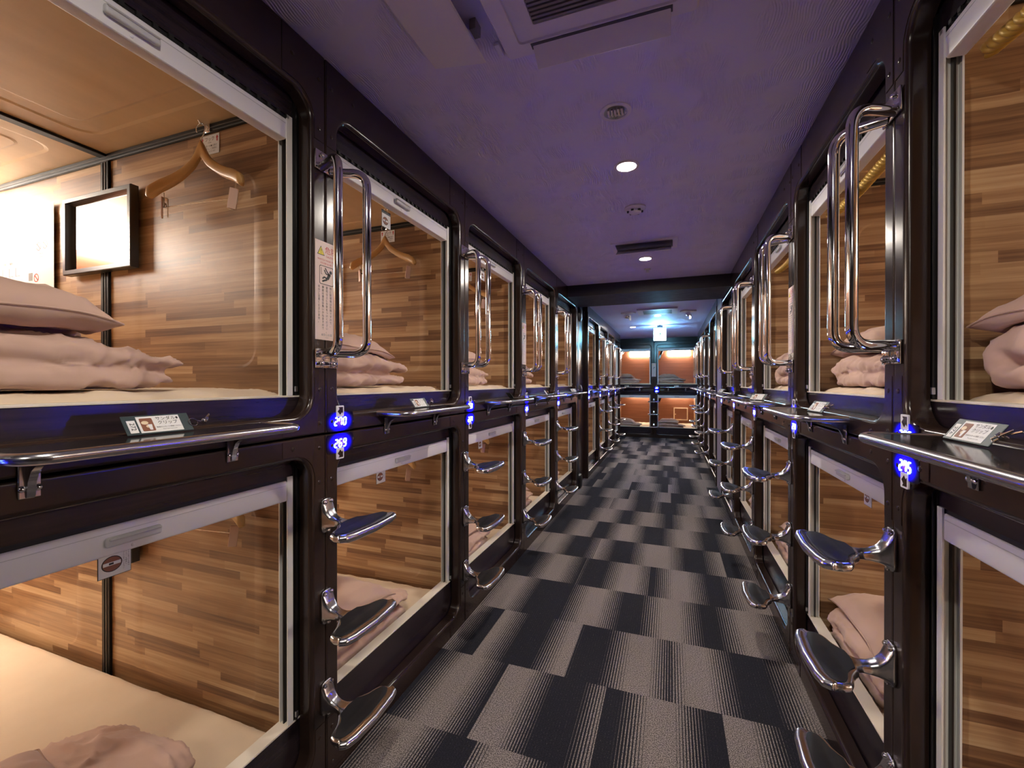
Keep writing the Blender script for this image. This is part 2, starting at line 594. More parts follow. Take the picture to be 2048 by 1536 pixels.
struct('trim_4', b, 'brown filler strip over the end capsules')

# ------------------------------------------------------------------ capsule parts
HW, OW = P / 2 - .0012, .468
def frame_mesh(kind):
    d = DIM[kind]
    b = MB().mat('brown_gloss')
    R, n = .07, 10
    def ring(pts, y): return [(x, y, z) for x, z in pts]
    out = lambda e: rrect(-HW + e, HW - e, d['z0'] + e, d['z1'] - e, .004, n)
    inn = lambda e: rrect(-OW - e, OW + e, d['o0'] - e, d['o1'] + e, R + e, n)
    rings = [ring(out(0), .055), ring(out(0), .004), ring(out(.0012), .0012), ring(out(.004), 0), ring(out(.0075), 0)]
    F = .013
    rings.append(ring(inn(F + .003), 0))
    for k in range(6):
        a = k / 5 * PI / 2
        rings.append(ring(inn(F * (1 - math.sin(a))), F * (1 - math.cos(a))))
    rings.append(ring(inn(0), F + .003))
    rings.append(ring(inn(0), .050))
    rings.append(ring(inn(.012), .055))
    rings.append(rings[0])
    b.loft(rings)
    return b.mesh('front_frame', 30)

def corner_mesh(kind, sx, top):
    """cover plate over one corner of the moulded front"""
    d = DIM[kind]
    b = MB().mat('brown_gloss')
    e, r = .0145, .0845
    zo = (d['z1'] - .005) if top else (d['z0'] + .005)
    zi = (d['o1'] + e) if top else (d['o0'] - e)
    s = -1 if top else 1
    xo, xi = HW - .005, OW + e
    lx, lz = .118, .085
    pts = [(xo, zo), (xo - lx - .05, zo), (xo - lx - .05, zi)]
    cx, cz = xi - r, zi + s * r
    for k in range(9):
        a = -PI / 2 + PI / 2 * k / 8
        pts.append((cx + r * math.cos(a), cz + s * r * math.sin(a)))
    pts += [(xi, cz + s * (lz - .03)), (xo, cz + s * (lz - .03))]
    pts = [(sx * x, z) for x, z in pts]
    b.prism(pts, -.0016, .001)
    for px, pz in ((xo - .022, zi + s * .10), (xo - .13, (zo + zi) / 2), (xo - .022, (zo + zi) / 2 + s * .01)):
        b.dome((sx * px, -.0016, pz), .0075, .0028)
    return b.mesh('corner_plate', 30)

def sill_mesh(kind):
    d = DIM[kind]
    b = MB().mat('sill_wood'); b.box(-.49, .49, .056, .074, d['o0'] - .02, d['sill'] - .006)
    b.mat('ivory'); b.box(-.475, .475, .054, .10, d['sill'] - .006, d['sill'], .001, 1)
    return b.mesh('sill_board')

def header_mesh(kind):
    d = DIM[kind]
    b = MB().mat('sill_wood'); b.box(-.49, .49, .058, .072, d['cas'] + .012, d['o1'] + .02)
    b.mat('black_matte'); b.box(-.45, .45, .062, .076, d['cas'] - .002, d['cas'] + .013)
    for k in range(26 if kind == 'upper' else 0):
        x = -.44 + k * .0345
        b.box(x, x + .011, .054, .066, d['cas'] + .001, d['cas'] + .011)
    return b.mesh('header_board')

def track_mesh(kind):
    d = DIM[kind]
    z0, z1 = d['sill'], d['cas'] + .012
    b = MB().mat('channel_white')
    b.box(.424, .445, .054, .058, z0, z1)
    b.box(.441, .445, .058, .094, z0, z1)
    b.box(.426, .445, .090, .094, z0, z1)
    b.mat('black_trim')
    b.box(.446, .486, .056, .064, z0 - .006, d['o1'] + .02)
    b.box(.452, .457, .048, .056, z0, d['o1'] - .02)
    b.box(.427, .441, .075, .079, z0, z1)
    b.mat('steel'); b.box(.449, .458, .045, .053, z0 + .012, z0 + .030, .001, 1)
    return b.mesh('side_track')

def cassette_mesh(kind):
    d = DIM[kind]
    z1 = d['cas']; z0 = z1 - .066
    b = MB().mat('plastic_white')
    prof = rrect(.058, .098, z0, z1, .005, 3)
    b.loft([[(-.424, y, z) for y, z in prof], [(.424, y, z) for y, z in prof]], True, True, True)
    b.mat('grey_plastic'); b.box(-.423, .423, .0572, .059, z0 + .050, z0 + .0515)
    return b.mesh('blind_cassette', 30)

def cassette_handle(kind):
    z = DIM[kind]['cas'] - .034
    b = MB().mat('grey_plastic')
    b.box(-.055, .055, .044, .0575, z - .011, z + .011, .006, 3)
    b.box(-.052, .052, .040, .052, z + .004, z + .009, .002, 1)
    b.mat('plastic_white'); b.dome((.0, .0575, z - .021), .004, .002)
    return b.mesh('handle')

def relief_panel(b, y0, y1, z0, z1, side, x, matname):
    """one moulded wall half: flat sheet with a raised rounded field"""
    b.mat(matname)
    sgn = -side
    def ring(e, r, dx):
        return [(x + sgn * dx, yy, zz) for yy, zz in rrect(y0 + e, y1 - e, z0 + e, z1 - e, r, 8)]
    rings = [ring(0, .012, -.012), ring(0, .012, 0), ring(.14, .10, 0), ring(.152, .09, .0016), ring(.19, .07, .0016), ring(.20, .06, .0002)]
    b.loft(rings, True, False, True)

def side_mesh(kind, side):
    d = DIM[kind]
    b = MB()
    x = side * .478
    relief_panel(b, .062, 1.066, .035, d['ceil'] - .003, side, x, 'strip_wood')
    relief_panel(b, 1.098, 2.115, .035, d['ceil'] - .003, side, x, 'strip_wood')
    return b.mesh('side_panel', 8)

def joint_mesh(kind):
    """extruded black profile over the seam of the two capsule halves"""
    d = DIM[kind]
    b = MB().mat('profile_black')
    for s in (-1, 1):
        xs = sorted((s * .479, s * .468))
        b.box(xs[0], xs[1], 1.056, 1.107, .04, d['ceil'], .002, 1)
        b.mat('profile_grey')
        xs = sorted((s * .469, s * .4655))
        b.box(xs[0], xs[1], 1.072, 1.0755, .05, d['ceil'] - .03)
        b.box(xs[0], xs[1], 1.0885, 1.092, .05, d['ceil'] - .03)
        b.mat('profile_black')
    b.box(-.468, .468, 1.062, 1.102, d['ceil'] - .011, d['ceil'], .002, 1)
    return b.mesh('seam_strip')

def corner_trim_mesh(kind):
    d = DIM[kind]
    b = MB().mat('profile_black')
    for s in (-1, 1):
        xs = sorted((s * .478, s * .463))
        b.box(xs[0], xs[1], .10, 2.11, d['ceil'] - .027, d['ceil'], .003, 1)
        b.mat('profile_grey')
        xs = sorted((s * .4635, s * .4615))
        b.box(xs[0], xs[1], .10, 2.11, d['ceil'] - .017, d['ceil'] - .0145)
        b.mat('profile_black')
    return b.mesh('corner_trim')

def ceil_mesh(kind):
    d = DIM[kind]
    b = MB().mat('veneer_tan')
    z = d['ceil']
    for y0, y1 in ((.075, 1.07), (1.094, 2.115)):
        def ring(e, r, dz): return [(xx, yy, z + dz) for xx, yy in rrect(-.475 + e, .475 - e, y0 + e, y1 - e, r, 6)]
        b.loft([ring(0, .01, .014), ring(0, .01, 0), ring(.10, .08, 0), ring(.112, .07, .003), ring(.17, .05, .003), ring(.18, .04, 0)], True, False, True)
    return b.mesh('ceiling_panel', 8)

def back_mesh(kind):
    d = DIM[kind]
    b = MB().mat('mahogany'); b.box(-.478, .478, 2.105, 2.125, .03, d['ceil'])
    return b.mesh('back_panel')

def base_mesh(kind):
    d = DIM[kind]
    b = MB().mat('ivory'); b.box(-.49, .49, .06, 2.12, .012, .034)
    return b.mesh('bunk_base')

def lamp_mesh(kind):
    z = DIM[kind]['lamp']
    b = MB().mat('lamp_glow')
    prof = rrect(2.025, 2.104, z, z + .155, .025, 5)
    b.loft([[(-.22, y, zz) for y, zz in prof], [(.38, y, zz) for y, zz in prof]], True, True, True)
    return b.mesh('lamp_diffuser')

SEG = {'0': 'abcdef', '1': 'bc', '2': 'abged', '3': 'abgcd', '4': 'fgbc', '5': 'afgcd', '6': 'afgedc', '7': 'fabc', '8': 'abcdefg', '9': 'abcdfg'}
def digits_mesh(num):
    b = MB().mat('digit_glow')
    w_, h_, t_ = .0125, .026, .0042
    def bar(x0, z0, x1, z1, ox):
        # six sided bar, leaning a little like an LED display
        if abs(x1 - x0) > abs(z1 - z0):
            pts = [(x0 + t_ / 2, z0 + t_ / 2), (x0, z0), (x0 + t_ / 2, z0 - t_ / 2), (x1 - t_ / 2, z1 - t_ / 2), (x1, z1), (x1 - t_ / 2, z1 + t_ / 2)]
        else:
            pts = [(x0 - t_ / 2, z0 - t_ / 2), (x0, z0), (x0 + t_ / 2, z0 - t_ / 2), (x1 + t_ / 2, z1 + t_ / 2), (x1, z1), (x1 - t_ / 2, z1 + t_ / 2)]
        pts = [(ox + x + .12 * z, z) for x, z in pts]
        b.prism(pts, -.0040, -.0024)
    for k, ch in enumerate(str(num)):
        ox = (k - 1) * .0212 - w_ / 2
        g = .0006
        c = {'a': (g, h_ / 2, w_ - g, h_ / 2), 'g': (g, 0, w_ - g, 0), 'd': (g, -h_ / 2, w_ - g, -h_ / 2),
             'f': (0, h_ / 2 - g, 0, g), 'b': (w_, h_ / 2 - g, w_, g), 'e': (0, -g, 0, -h_ / 2 + g), 'c': (w_, -g, w_, -h_ / 2 + g)}
        for s in SEG[ch]:
            bar(*c[s], ox)
    return b.mesh('digits', 0)

def window_mesh():
    b = MB().mat('blue_window')
    pts = rrect(-.064, .066, -.0335, .0335, .012, 5)
    b.prism(pts, -.0026, .0005)
    return b.mesh('number_window', 0)

def icon_mesh():
    b = MB().mat('icon_white')
    b.prism(rrect(-.0185, .0185, -.0195, .0195, .0035, 3), -.0036, .0005)
    return b.mesh('arrow_plate', 0)

def arrow_mesh(up):
    s = 1 if up else -1
    b = MB().mat('brown_gloss')
    # broad arrow that points up and sideways to the bunk
    pts = [(.0135, .0145), (-.0085, .0145), (-.0035, .0085), (-.0125, -.0005), (.0, -.0130), (.0085, -.0040), (.0135, -.0090)]
    pts = [(x, s * z) for x, z in pts]
    b.prism(pts, -.0042, -.0034)
    return b.mesh('arrow', 0)

# ------------------------------------------------------------------ bedding
def wrinkle(p, seed, amp, sc_=1.0):
    q = Vector(p) * sc_ + Vector((seed * 3.1, seed * 1.7, seed * 5.3))
    n1 = noise.noise(Vector((q.x * 5, q.y * 5, q.z * 9)))
    w_ = q + Vector((noise.noise(q * 4), noise.noise(q * 4 + Vector((9, 1, 4))), 0)) * .10
    r1 = 1 - abs(noise.noise(Vector((w_.x * 9, w_.y * 4.5, w_.z * 16))))
    r2 = 1 - abs(noise.noise(Vector((w_.x * 16 + 5, w_.y * 13, w_.z * 22))))
    return amp * (n1 * .9 + (r1 ** 7 - .3) * 1.1 + (r2 ** 9 - .22) * .6)

def mattress_mesh(kind):
    d = DIM[kind]
    b = MB().mat('sheet_cloth')
    nx, ny = 56, 104
    hx, y0, y1, zt_ = .458, .108, 2.015, d['bed']
    r = .045
    rows = []
    for j in range(ny + 1):
        row = []
        for i in range(nx + 1):
            # cosine spacing packs the loops near the edges
            u = -math.cos(PI * i / nx); v = -math.cos(PI * j / ny)
            x = hx * u; y = (y0 + y1) / 2 + (y1 - y0) / 2 * v
            e = min(hx - abs(x), y - y0, y1 - y)
            z = zt_
            if e < r:
                z = zt_ - r + math.sqrt(max(0, r * r - (r - e) ** 2))
            k = max(0, 1 - e / .22)
            z += .004 * noise.noise(Vector((x * 3, y * 3, 1.3)))
            z += k * wrinkle((x, y, 0), 4 if kind == 'lower' else 7, .007) * min(1, e / .02)
            row.append((x, y, min(z, zt_ + .003)))
        rows.append(row)
    for row in rows: b.v += row
    W = nx + 1
    for j in range(ny):
        for i in range(nx):
            b.f.append([j * W + i, j * W + i + 1, (j + 1) * W + i + 1, (j + 1) * W + i]); b.mi.append(0)
    # skirt down to the bunk base
    loop = [i for i in range(W)] + [j * W + nx for j in range(1, ny + 1)] + [ny * W + i for i in range(nx - 1, -1, -1)] + [j * W for j in range(ny - 1, 0, -1)]
    o = len(b.v)
    for i in loop: b.v.append((b.v[i][0], b.v[i][1], .035))
    n = len(loop)
    for k in range(n):
        b.f.append([loop[k], o + k, o + (k + 1) % n, loop[(k + 1) % n]]); b.mi.append(0)
    b.f.append([o + k for k in range(n)]); b.mi.append(0)
    return b.mesh('mattress', 0) if False else b.mesh('mattress', 60)

def slab(b, c, h, ex=.30, ez=.8, taper=None, n=40, m=20):
    """puffy superellipsoid slab; taper(x in -1..1) -> (z scale, z shift)"""
    def sp(v, e): return math.copysign(abs(v) ** e, v)
    rings = []
    for j in range(m + 1):
        ph = -PI / 2 + PI * j / m
        ring = []
        for i in range(n):
            th = 2 * PI * i / n
            x = sp(math.cos(ph), ez * .6) * sp(math.cos(th), ex)
            y = sp(math.cos(ph), ez * .6) * sp(math.sin(th), ex)
            z = sp(math.sin(ph), ez)
            s_, sh = taper(x, y) if taper else (1, 0)
            ring.append((c[0] + h[0] * x, c[1] + h[1] * y, c[2] + h[2] * z * s_ + sh))
        rings.append(ring)
    b.loft(rings, True, True, True)

def displaced(me, seed, amp, zmin=None, sc_=1.0):
    me.update()
    nrm = [v.normal.copy() for v in me.vertices]
    for v, n in zip(me.vertices, nrm):
        dlt = wrinkle(v.co, seed, amp, sc_)
        v.co = v.co + n * dlt
        if zmin is not None and v.co.z < zmin: v.co.z = zmin
    me.update()
    return me

def duvet_mesh(seed):
    rnd = random.Random(seed)
    b = MB().mat('duvet_cloth')
    a = rnd.uniform(0, .02)
    def ss(t): t = max(0, min(1, t)); return t * t * (3 - 2 * t)
    # lower fold, upper fold that droops to a wedge at the open end, and the closed fold that joins them
    low = lambda x, y: (1 - .45 * ss((x - .55) / .45), .0)
    upp = lambda x, y: (1 - .62 * ss((x - .05) / .95), -.022 * ss((x - .1) / .9) + .010 * math.sin(3.0 * y + seed))
    slab(b, (-.012, 0, .028), (.302, .240, .029), .30, .6, taper=low)
    slab(b, (.004 + a, .004, .097), (.325, .243, .043), taper=upp)
    slab(b, (-.262, 0, .066), (.062, .238, .063), .6, .9)
    if seed % 3 == 1:
        slab(b, (-.05, .05, .150), (.22, .17, .026), .5, .9, taper=lambda x, y: (1 - .3 * ss(x), -.012 * ss(x)))
    if seed % 3 == 2:
        slab(b, (.20, -.06, .085), (.14, .19, .030), .55, .9)
    me = remeshed(b, .0085, 3)
    me.name = 'folded_duvet'
    displaced(me, seed, .0105, 0.0)
    lim = .334
    for q in me.vertices:
        if q.co.x < -lim: q.co.x = -lim + (q.co.x + lim) * .15
        if q.co.y < -.243: q.co.y = -.243 + (q.co.y + .243) * .15
    return me

def pillow_mesh(seed):
    b = MB().mat('duvet_cloth')
    hx, hy, hz = .235, .185, .066
    n = 34
    top, bot = [], []
    for j in range(n + 1):
        v = math.sin(PI / 2 * (-1 + 2 * j / n))
        rt, rb = [], []
        for i in range(n + 1):
            u = math.sin(PI / 2 * (-1 + 2 * i / n))
            x = hx * u * (1 - .07 * (1 - v * v) + .03)
            y = hy * v * (1 - .07 * (1 - u * u) + .03)
            prof = (max(0, 1 - u ** 4) ** .62) * (max(0, 1 - v ** 4) ** .62)
            wz = wrinkle((x, y, .2), seed, .009) * min(1, prof * 2)
            rt.append((x, y, hz * prof + wz + .0012 - .034 * u * u * u * u + .012 * u * u * v * v))
            rb.append((x, y, -hz * .82 * prof + wz * .5 - .0012 - .034 * u * u * u * u + .012 * u * u * v * v))
        top.append(rt); bot.append(rb)
    W = n + 1
    for r in top: b.v += r
    for r in bot: b.v += r
    o = W * W
    for j in range(n):
        for i in range(n):
            k = j * W + i
            b.f.append([k, k + 1, k + W + 1, k + W]); b.mi.append(0)
            b.f.append([o + k, o + k + W, o + k + W + 1, o + k + 1]); b.mi.append(0)
    loop = [i for i in range(W)] + [j * W + n for j in range(1, W)] + [n * W + i for i in range(n - 1, -1, -1)] + [j * W for j in range(n - 1, 0, -1)]
    L = len(loop)
    for k in range(L):
        p, q = loop[k], loop[(k + 1) % L]
        b.f.append([p, o + p, o + q, q]); b.mi.append(0)
    return b.mesh('pillow', 70)

def resting_pillow(v):
    """pillow settled into the top of duvet v, in the duvet's own space"""
    from mathutils.bvhtree import BVHTree
    dv = cached(('duvet', v), lambda: duvet_mesh(v + 1))
    tree = BVHTree.FromPolygons([x.co.copy() for x in dv.vertices], [list(p.vertices) for p in dv.polygons])
    me = pillow_mesh(11 + v)
    m = Matrix.Translation((-.092 + .006 * v, -.045 + .012 * (v % 2), .160)) @ Matrix.Rotation(.02 * (v % 3) - .01, 4, 'Y') @ Matrix.Rotation(.05 * (v % 3) - .05, 4, 'Z') @ Matrix.Rotation(.03 * (v % 2), 4, 'X')
    for x in me.vertices: x.co = m @ x.co
    for x in me.vertices:
        hit = tree.ray_cast(Vector((x.co.x, x.co.y, 1)), Vector((0, 0, -1)))
        if hit[0] is not None and x.co.z < hit[0].z + .007: x.co.z = hit[0].z + .007
    # rest it on the duvet: lift in small steps until the two skins no longer cross
    faces = [list(p.vertices) for p in me.polygons]
    for _ in range(12):
        if not BVHTree.FromPolygons([x.co.copy() for x in me.vertices], faces).overlap(tree): break
        for x in me.vertices: x.co.z += .003
    me.update()
    return me

def pillow_piping(v):
    """sewn edge that follows the settled pillow"""
    me = cached(('pillow', v), lambda: resting_pillow(v))
    n = 34; W = n + 1
    loop = [i for i in range(W)] + [j * W + n for j in range(1, W)] + [n * W + i for i in range(n - 1, -1, -1)] + [j * W for j in range(n - 1, 0, -1)]
    pts = [(me.vertices[i].co + me.vertices[W * W + i].co) / 2 for i in loop]
    c = sum(pts, Vector()) / len(pts)
    pts = [p + (p - c) * .006 + Vector((0, 0, .001)) for p in pts]
    b = MB().mat('duvet_cloth')
    b.tube(pts + [pts[0]], .0026, 6, False)
    return b.mesh('piping', 60)

# ------------------------------------------------------------------ hardware
def arc_path(pts, r, seg=6):
    """polyline with its inner corners rounded"""
    pts = [Vector(p) for p in pts]
    out = [pts[0]]
    for i in range(1, len(pts) - 1):
        a = (pts[i - 1] - pts[i]); c = (pts[i + 1] - pts[i])
        rr = min(r, a.length * .48, c.length * .48)
        p0 = pts[i] + a.normalized() * rr; p1 = pts[i] + c.normalized() * rr
        for k in range(seg + 1):
            t = k / seg
            out.append(p0 * (1 - t) ** 2 + pts[i] * 2 * t * (1 - t) + p1 * t * t)
    out.append(pts[-1])
    return out

def rail_tube(s):
    zb, zt_ = H + .098, H + .716
    b = MB().mat('chrome')
    x0, x1, d = s * .021, s * .069, .116
    b.tube(arc_path([(x0, -.006, zt_), (x1, -d, zt_), (x1, -d, zb), (x0, -.006, zb)], .052, 8), .0145, 16)
    return b.mesh('tube', 60)

def rail_plate(top):
    z = H + (.735 if top else .080)
    b = MB().mat('chrome')
    b.box(-.050, .050, -.0085, -.0025, z - .032, z + .032, .0025, 2)
    return b.mesh('mounting_plate', 40)

def rail_bolt():
    b = MB().mat('chrome')
    rings = [[(r * math.cos(2 * PI * k / 14), -y, r * math.sin(2 * PI * k / 14)) for k in range(14)] for r, y in ((.0105, .0080), (.0105, .012), (.0085, .012), (.0076, .0155), (.005, .0185), (.001, .0195))]
    b.loft(rings, True, True, True)
    return b.mesh('bolt', 40)

def pad_outline(inset=0.0, front=0.0):
    i, f = inset, front
    P_ = [(-.128 + i, .178 - f * .6), (-.118 + i, .196 - f), (-.09 + i * .3, .2035 - f), (0, .210 - f), (.09 - i * .3, .2035 - f), (.118 - i, .196 - f), (.128 - i, .178 - f * .6),
          (.129 - i, .145), (.122 - i, .128 + i), (.105 - i, .119 + i), (.08 - i, .111 + i), (.06 - i * .7, .099 + i), (.046 - i * .5, .088 + i * .8),
          (0, .083 + i * .8),
          (-.046 + i * .5, .088 + i * .8), (-.06 + i * .7, .099 + i), (-.08 + i, .111 + i), (-.105 + i, .119 + i), (-.122 + i, .128 + i), (-.129 + i, .145)]
    return [(x, -y) for x, y in P_]

def step_body():
    b = MB().mat('aluminium')
    o = pad_outline()
    def sh(e, z): return [(x * (1 - e / .128), y + e * (.9 if y < -.15 else -.9), z) for x, y in o]
    b.loft([sh(.010, -.026), sh(.003, -.022), sh(0, -.013), sh(.002, -.004), sh(.007, .0005)], True, True, True)
    # raised round front lip
    lip = [(x, y + .009, -.009) for x, y in o[:7]]
    b.tube(lip, .0125, 10)
    prof = [(0, .068, -.050, .028), (.007, .068, -.050, .028), (.012, .056, -.042, .026), (.022, .030, -.034, .024), (.036, .013, -.029, .021),
            (.055, .004, -.026, .019), (.072, .0, -.024, .022), (.090, -.001, -.022, .034), (.115, -.002, -.02, .045)]
    rings = []
    for d_, z1, z0, hw in prof:
        ring = []
        for k in range(16):
            a = 2 * PI * k / 16
            ca, sa = math.cos(a), math.sin(a)
            x = hw * math.copysign(abs(ca) ** .55, ca)
            z = (z1 + z0) / 2 + (z1 - z0) / 2 * math.copysign(abs(sa) ** .55, sa)
            ring.append((x, -d_, z))
        rings.append(ring)
    b.loft(rings, True, True, True)
    me = remeshed(b, .0036, 3)
    me.name = 'bracket'
    return me

def step_tread():
    b = MB().mat('rubber')
    o = pad_outline(.011, .026)
    b.loft([[(x, y, -.002) for x, y in o], [(x, y, .0018) for x, y in o], [(x * .985, y * .998 + .0, .0026) for x, y in o]], True, True, True)
    return b.mesh('tread', 40)

def step_bolt():
    b = MB().mat('chrome')
    rings = [[(r * math.cos(2 * PI * k / 12), -y, r * math.sin(2 * PI * k / 12)) for k in range(12)] for r, y in ((.0078, .006), (.0078, .0135), (.0058, .0135), (.005, .0165), (.001, .0185))]
    b.loft(rings, True, True, True)
    return b.mesh('bolt', 40)

ZS = H - .112          # top of the shelves
def shelf_outline(e=0.0):
    hx, w_, r = .278 - e, .172 - e, .05 - e * .6
    pts = []
    for cx, a0 in ((hx - r, -90), (-hx + r, 180)):
        pass
    for k in range(9):
        a = math.radians(0 - 90 * k / 8)
        pts.append((hx - r + r * math.cos(a), -(w_ - r) + r * math.sin(a)))
    for k in range(9):
        a = math.radians(-90 - 90 * k / 8)
        pts.append((-hx + r + r * math.cos(a), -(w_ - r) + r * math.sin(a)))
    yb = -.012 - e * .3
    pts += [(-hx, yb - .004), (-hx + .02, yb), (-.19, yb), (-.17, yb - .006), (-.15, yb), (.15, yb), (.17, yb - .006), (.19, yb), (hx - .02, yb), (hx, yb - .004)]
    return pts

def shelf_board():
    b = MB().mat('shelf_black')
    b.plan(shelf_outline(.010), ZS - .011, ZS - .0004)
    return b.mesh('board', 30)

def shelf_rim():
    b = MB().mat('aluminium')
    o = shelf_outline(.0055)
    path = [(x, y, ZS - .0085) for x, y in [o[-1]] + o[:18] + [o[18]]]
    b.tube(path, .0105, 12)
    return b.mesh('rim', 60)

def shelf_bracket():
    b = MB().mat('aluminium')
    z0, z1 = -.098, -.0135
    poly = [(0, z0), (-.004, z0 + .0), (-.008, z0 + .004), (-.012, z0 + .03), (-.022, z0 + .05), (-.045, z0 + .066), (-.105, z1 - .006), (-.105, z1), (0, z1)]
    b.loft([[(-.006, y, z) for y, z in poly], [(.006, y, z) for y, z in poly]], True, True, True)
    b.box(-.0155, .0155, -.005, 0, z0, z1 - .02, .0015, 1)
    b.mat('chrome')
    b.dome((.011, -.005, z0 + .018), .0062, .005)
    b.dome((.011, -.005, z0 + .048), .0050, .004)
    b.dome((-.011, -.005, z0 + .018), .0062, .005)
    return b.mesh('bracket', 40)

# ------------------------------------------------------------------ small goods
def hanger_body():
    b = MB().mat('hanger_wood')
    rings = []
    n = 40
    for k in range(n + 1):
        t = -1 + 2 * k / n
        a = abs(t)
        x = t * .212
        z = -.150 * (a ** 1.25) * (1 - .10 * a) if a > .0 else 0
        z = -.018 - .130 * a + .020 * math.exp(-(a / .10) ** 2) - .012 * math.sin(PI * min(1, a * 1.3))
        hz = .018 + .013 * math.exp(-(a / .14) ** 2) + .004 * a
        hy = .0065 + .0085 * a
        yy = -.030 * a * a
        if a > .93:
            f = math.sqrt(max(0.02, 1 - ((a - .93) / .075) ** 2)); hz *= f; hy *= f
        rings.append([(x, yy + hy * math.copysign(abs(math.cos(2 * PI * i / 12)) ** .6, math.cos(2 * PI * i / 12)),
                       z + hz * math.copysign(abs(math.sin(2 * PI * i / 12)) ** .6, math.sin(2 * PI * i / 12))) for i in range(12)])
    b.loft(rings, True, True, True)
    return b.mesh('shoulder_bar', 45)

def hanger_hook():
    b = MB().mat('chrome')
    pts = [(0, 0, .01), (0, 0, .030), (.004, 0, .042), (.012, 0, .054)]
    for k in range(13):
        a = math.radians(-20 + 230 * k / 12)
        pts.append((-.002 + .020 * math.cos(a), 0, .074 + .020 * math.sin(a)))
    b.tube(pts, .0019, 8)
    return b.mesh('hook', 60)

def hanger_rod():
    b = MB().mat('chrome')
    b.cyl((-.165, -.008, -.192), (.165, -.008, -.192), .0016, 8)
    b.cyl((-.160, -.008, -.14), (-.160, -.008, -.192), .0016, 8)
    b.cyl((.160, -.008, -.14), (.160, -.008, -.192), .0016, 8)
    return b.mesh('clip_rod', 60)

def hanger_clip():
    b = MB().mat('clip_pink'); b.box(-.011, .011, -.012, -.008, -.036, .024, .001, 1)
    b.mat('chrome')
    b.box(-.010, .010, .003, .0055, -.034, .022, .001, 1)
    b.box(-.010, .010, -.008, .003, .020, .023)
    b.cyl((-.011, -.002, .002), (.011, -.002, .002), .004, 10)
    return b.mesh('clip', 40)

def hook_card():
    b = MB().mat('card_white'); b.box(-.048, .048, -.0012, 0, -.035, .035)
    y = -.0016
    put_text(b, 'フック', .017, 0, .019, y)
    put_text(b, 'HOOK', .006, 0, .007, y)
    put_text(b, 'ハンガーを●お掛け', .0085, 0, -.005, y)
    put_text(b, 'ください。ご自由に', .0085, 0, -.015, y)
    put_text(b, 'ご利用くださいませ', .0065, 0, -.025, y)
    b.mat('ink_red')
    for s in (-1, 1):
        b.prism([(s * .038, .030), (s * .038 - .006, .020), (s * .038 - .0025, .020), (s * .038 - .0025, .008), (s * .038 + .0025, .008), (s * .038 + .0025, .020), (s * .038 + .006, .020)], y, y + .0003)
    return b.mesh('hook_card', 0)

def ring_pts(c, r, plane='xz', n=20):
    out = []
    for k in range(n + 1):
        a = 2 * PI * k / n
        if plane == 'xz': out.append((c[0] + r * math.cos(a), c[1], c[2] + r * math.sin(a)))
        else: out.append((c[0] + r * math.cos(a), c[1] + r * math.sin(a), c[2]))
    return out

def tag_card():
    b = MB().mat('card_dark'); b.box(-.044, .044, -.0016, 0, -.102, 0, .0006, 1)
    b.mat('card_white'); b.box(-.042, .042, -.0022, -.0014, -.100, -.020)
    y = -.0027
    circ = lambda cx, cz, rx, rz, n=24: [(cx + rx * math.cos(2 * PI * k / n), cz + rz * math.sin(2 * PI * k / n)) for k in range(n)]
    b.mat('ink_black'); b.prism(circ(-.008, -.062, .027, .024), y, y + .0003)
    b.mat('ink_brown'); b.prism(circ(-.008, -.062, .0245, .0215), y - .0003, y)
    b.mat('card_white'); b.prism([(-.031, -.066), (.015, -.066), (.015, -.056), (-.031, -.056)], y - .0006, y - .0003)
    b.mat('ink_black'); b.prism([(-.016, -.064), (-.004, -.064), (-.004, -.058), (-.016, -.058)], y - .0009, y - .0006)
    for i, s in enumerate(('カーテンを下げる時は', 'ストッパーを解除し', 'ゆっくりお下げください')):
        put_text(b, s, .0052, .036 - i * .0065, -.030, y, vertical=True)
    return b.mesh('card', 0)

def tag_ring():
    b = MB().mat('chrome')
    b.tube(ring_pts((0, -.001, .006), .014), .0012, 6)
    return b.mesh('ring', 60)

def clip_card():
    """the leaning plastic card on a shelf, lying in its own x-z plane"""
    b = MB().mat('card_dark'); b.box(-.092, .082, -.003, 0, 0, .062, .001, 1)
    b.mat('card_white'); b.box(-.058, .054, -.0036, -.0028, .004, .057)
    b.box(-.083, -.063, -.0036, -.0028, .006, .046)
    y = -.0042
    b.mat('ink_brown'); b.prism(rrect(-.052, -.020, .009, .051, .003, 3), y, y + .0004)
    b.mat('ink_cream')
    for cx, cz, r in ((-.041, .036, .0075), (-.034, .024, .006)):
        b.prism([(cx + r * 1.2 * math.cos(2 * PI * k / 16), cz + r * .8 * math.sin(2 * PI * k / 16)) for k in range(16)], y - .0004, y)
    b.mat('card_white'); b.prism([(-.034, .012), (-.027, .012), (-.025, .03), (-.036, .03)], y - .0006, y)
    put_text(b, 'サンダル', .0135, .016, .047, y)
    put_text(b, 'クリップ', .0135, .018, .033, y)
    put_text(b, '各自ロッカーに保管ください', .0052, .018, .019, y)
    put_text(b, 'Please keep in your locker', .0036, .018, .012, y)
    b.mat('ink_black'); b.prism([(.047 + .003 * math.cos(2 * PI * k / 12), .047 + .004 * math.sin(2 * PI * k / 12)) for k in range(12)], y, y + .0004)
    return b.mesh('card', 0)

def clip_number(num):
    b = MB()
    put_text(b, str(num), .0165, -.073, .026, -.0042, rot=-PI / 2)
    return b.mesh('number', 0)

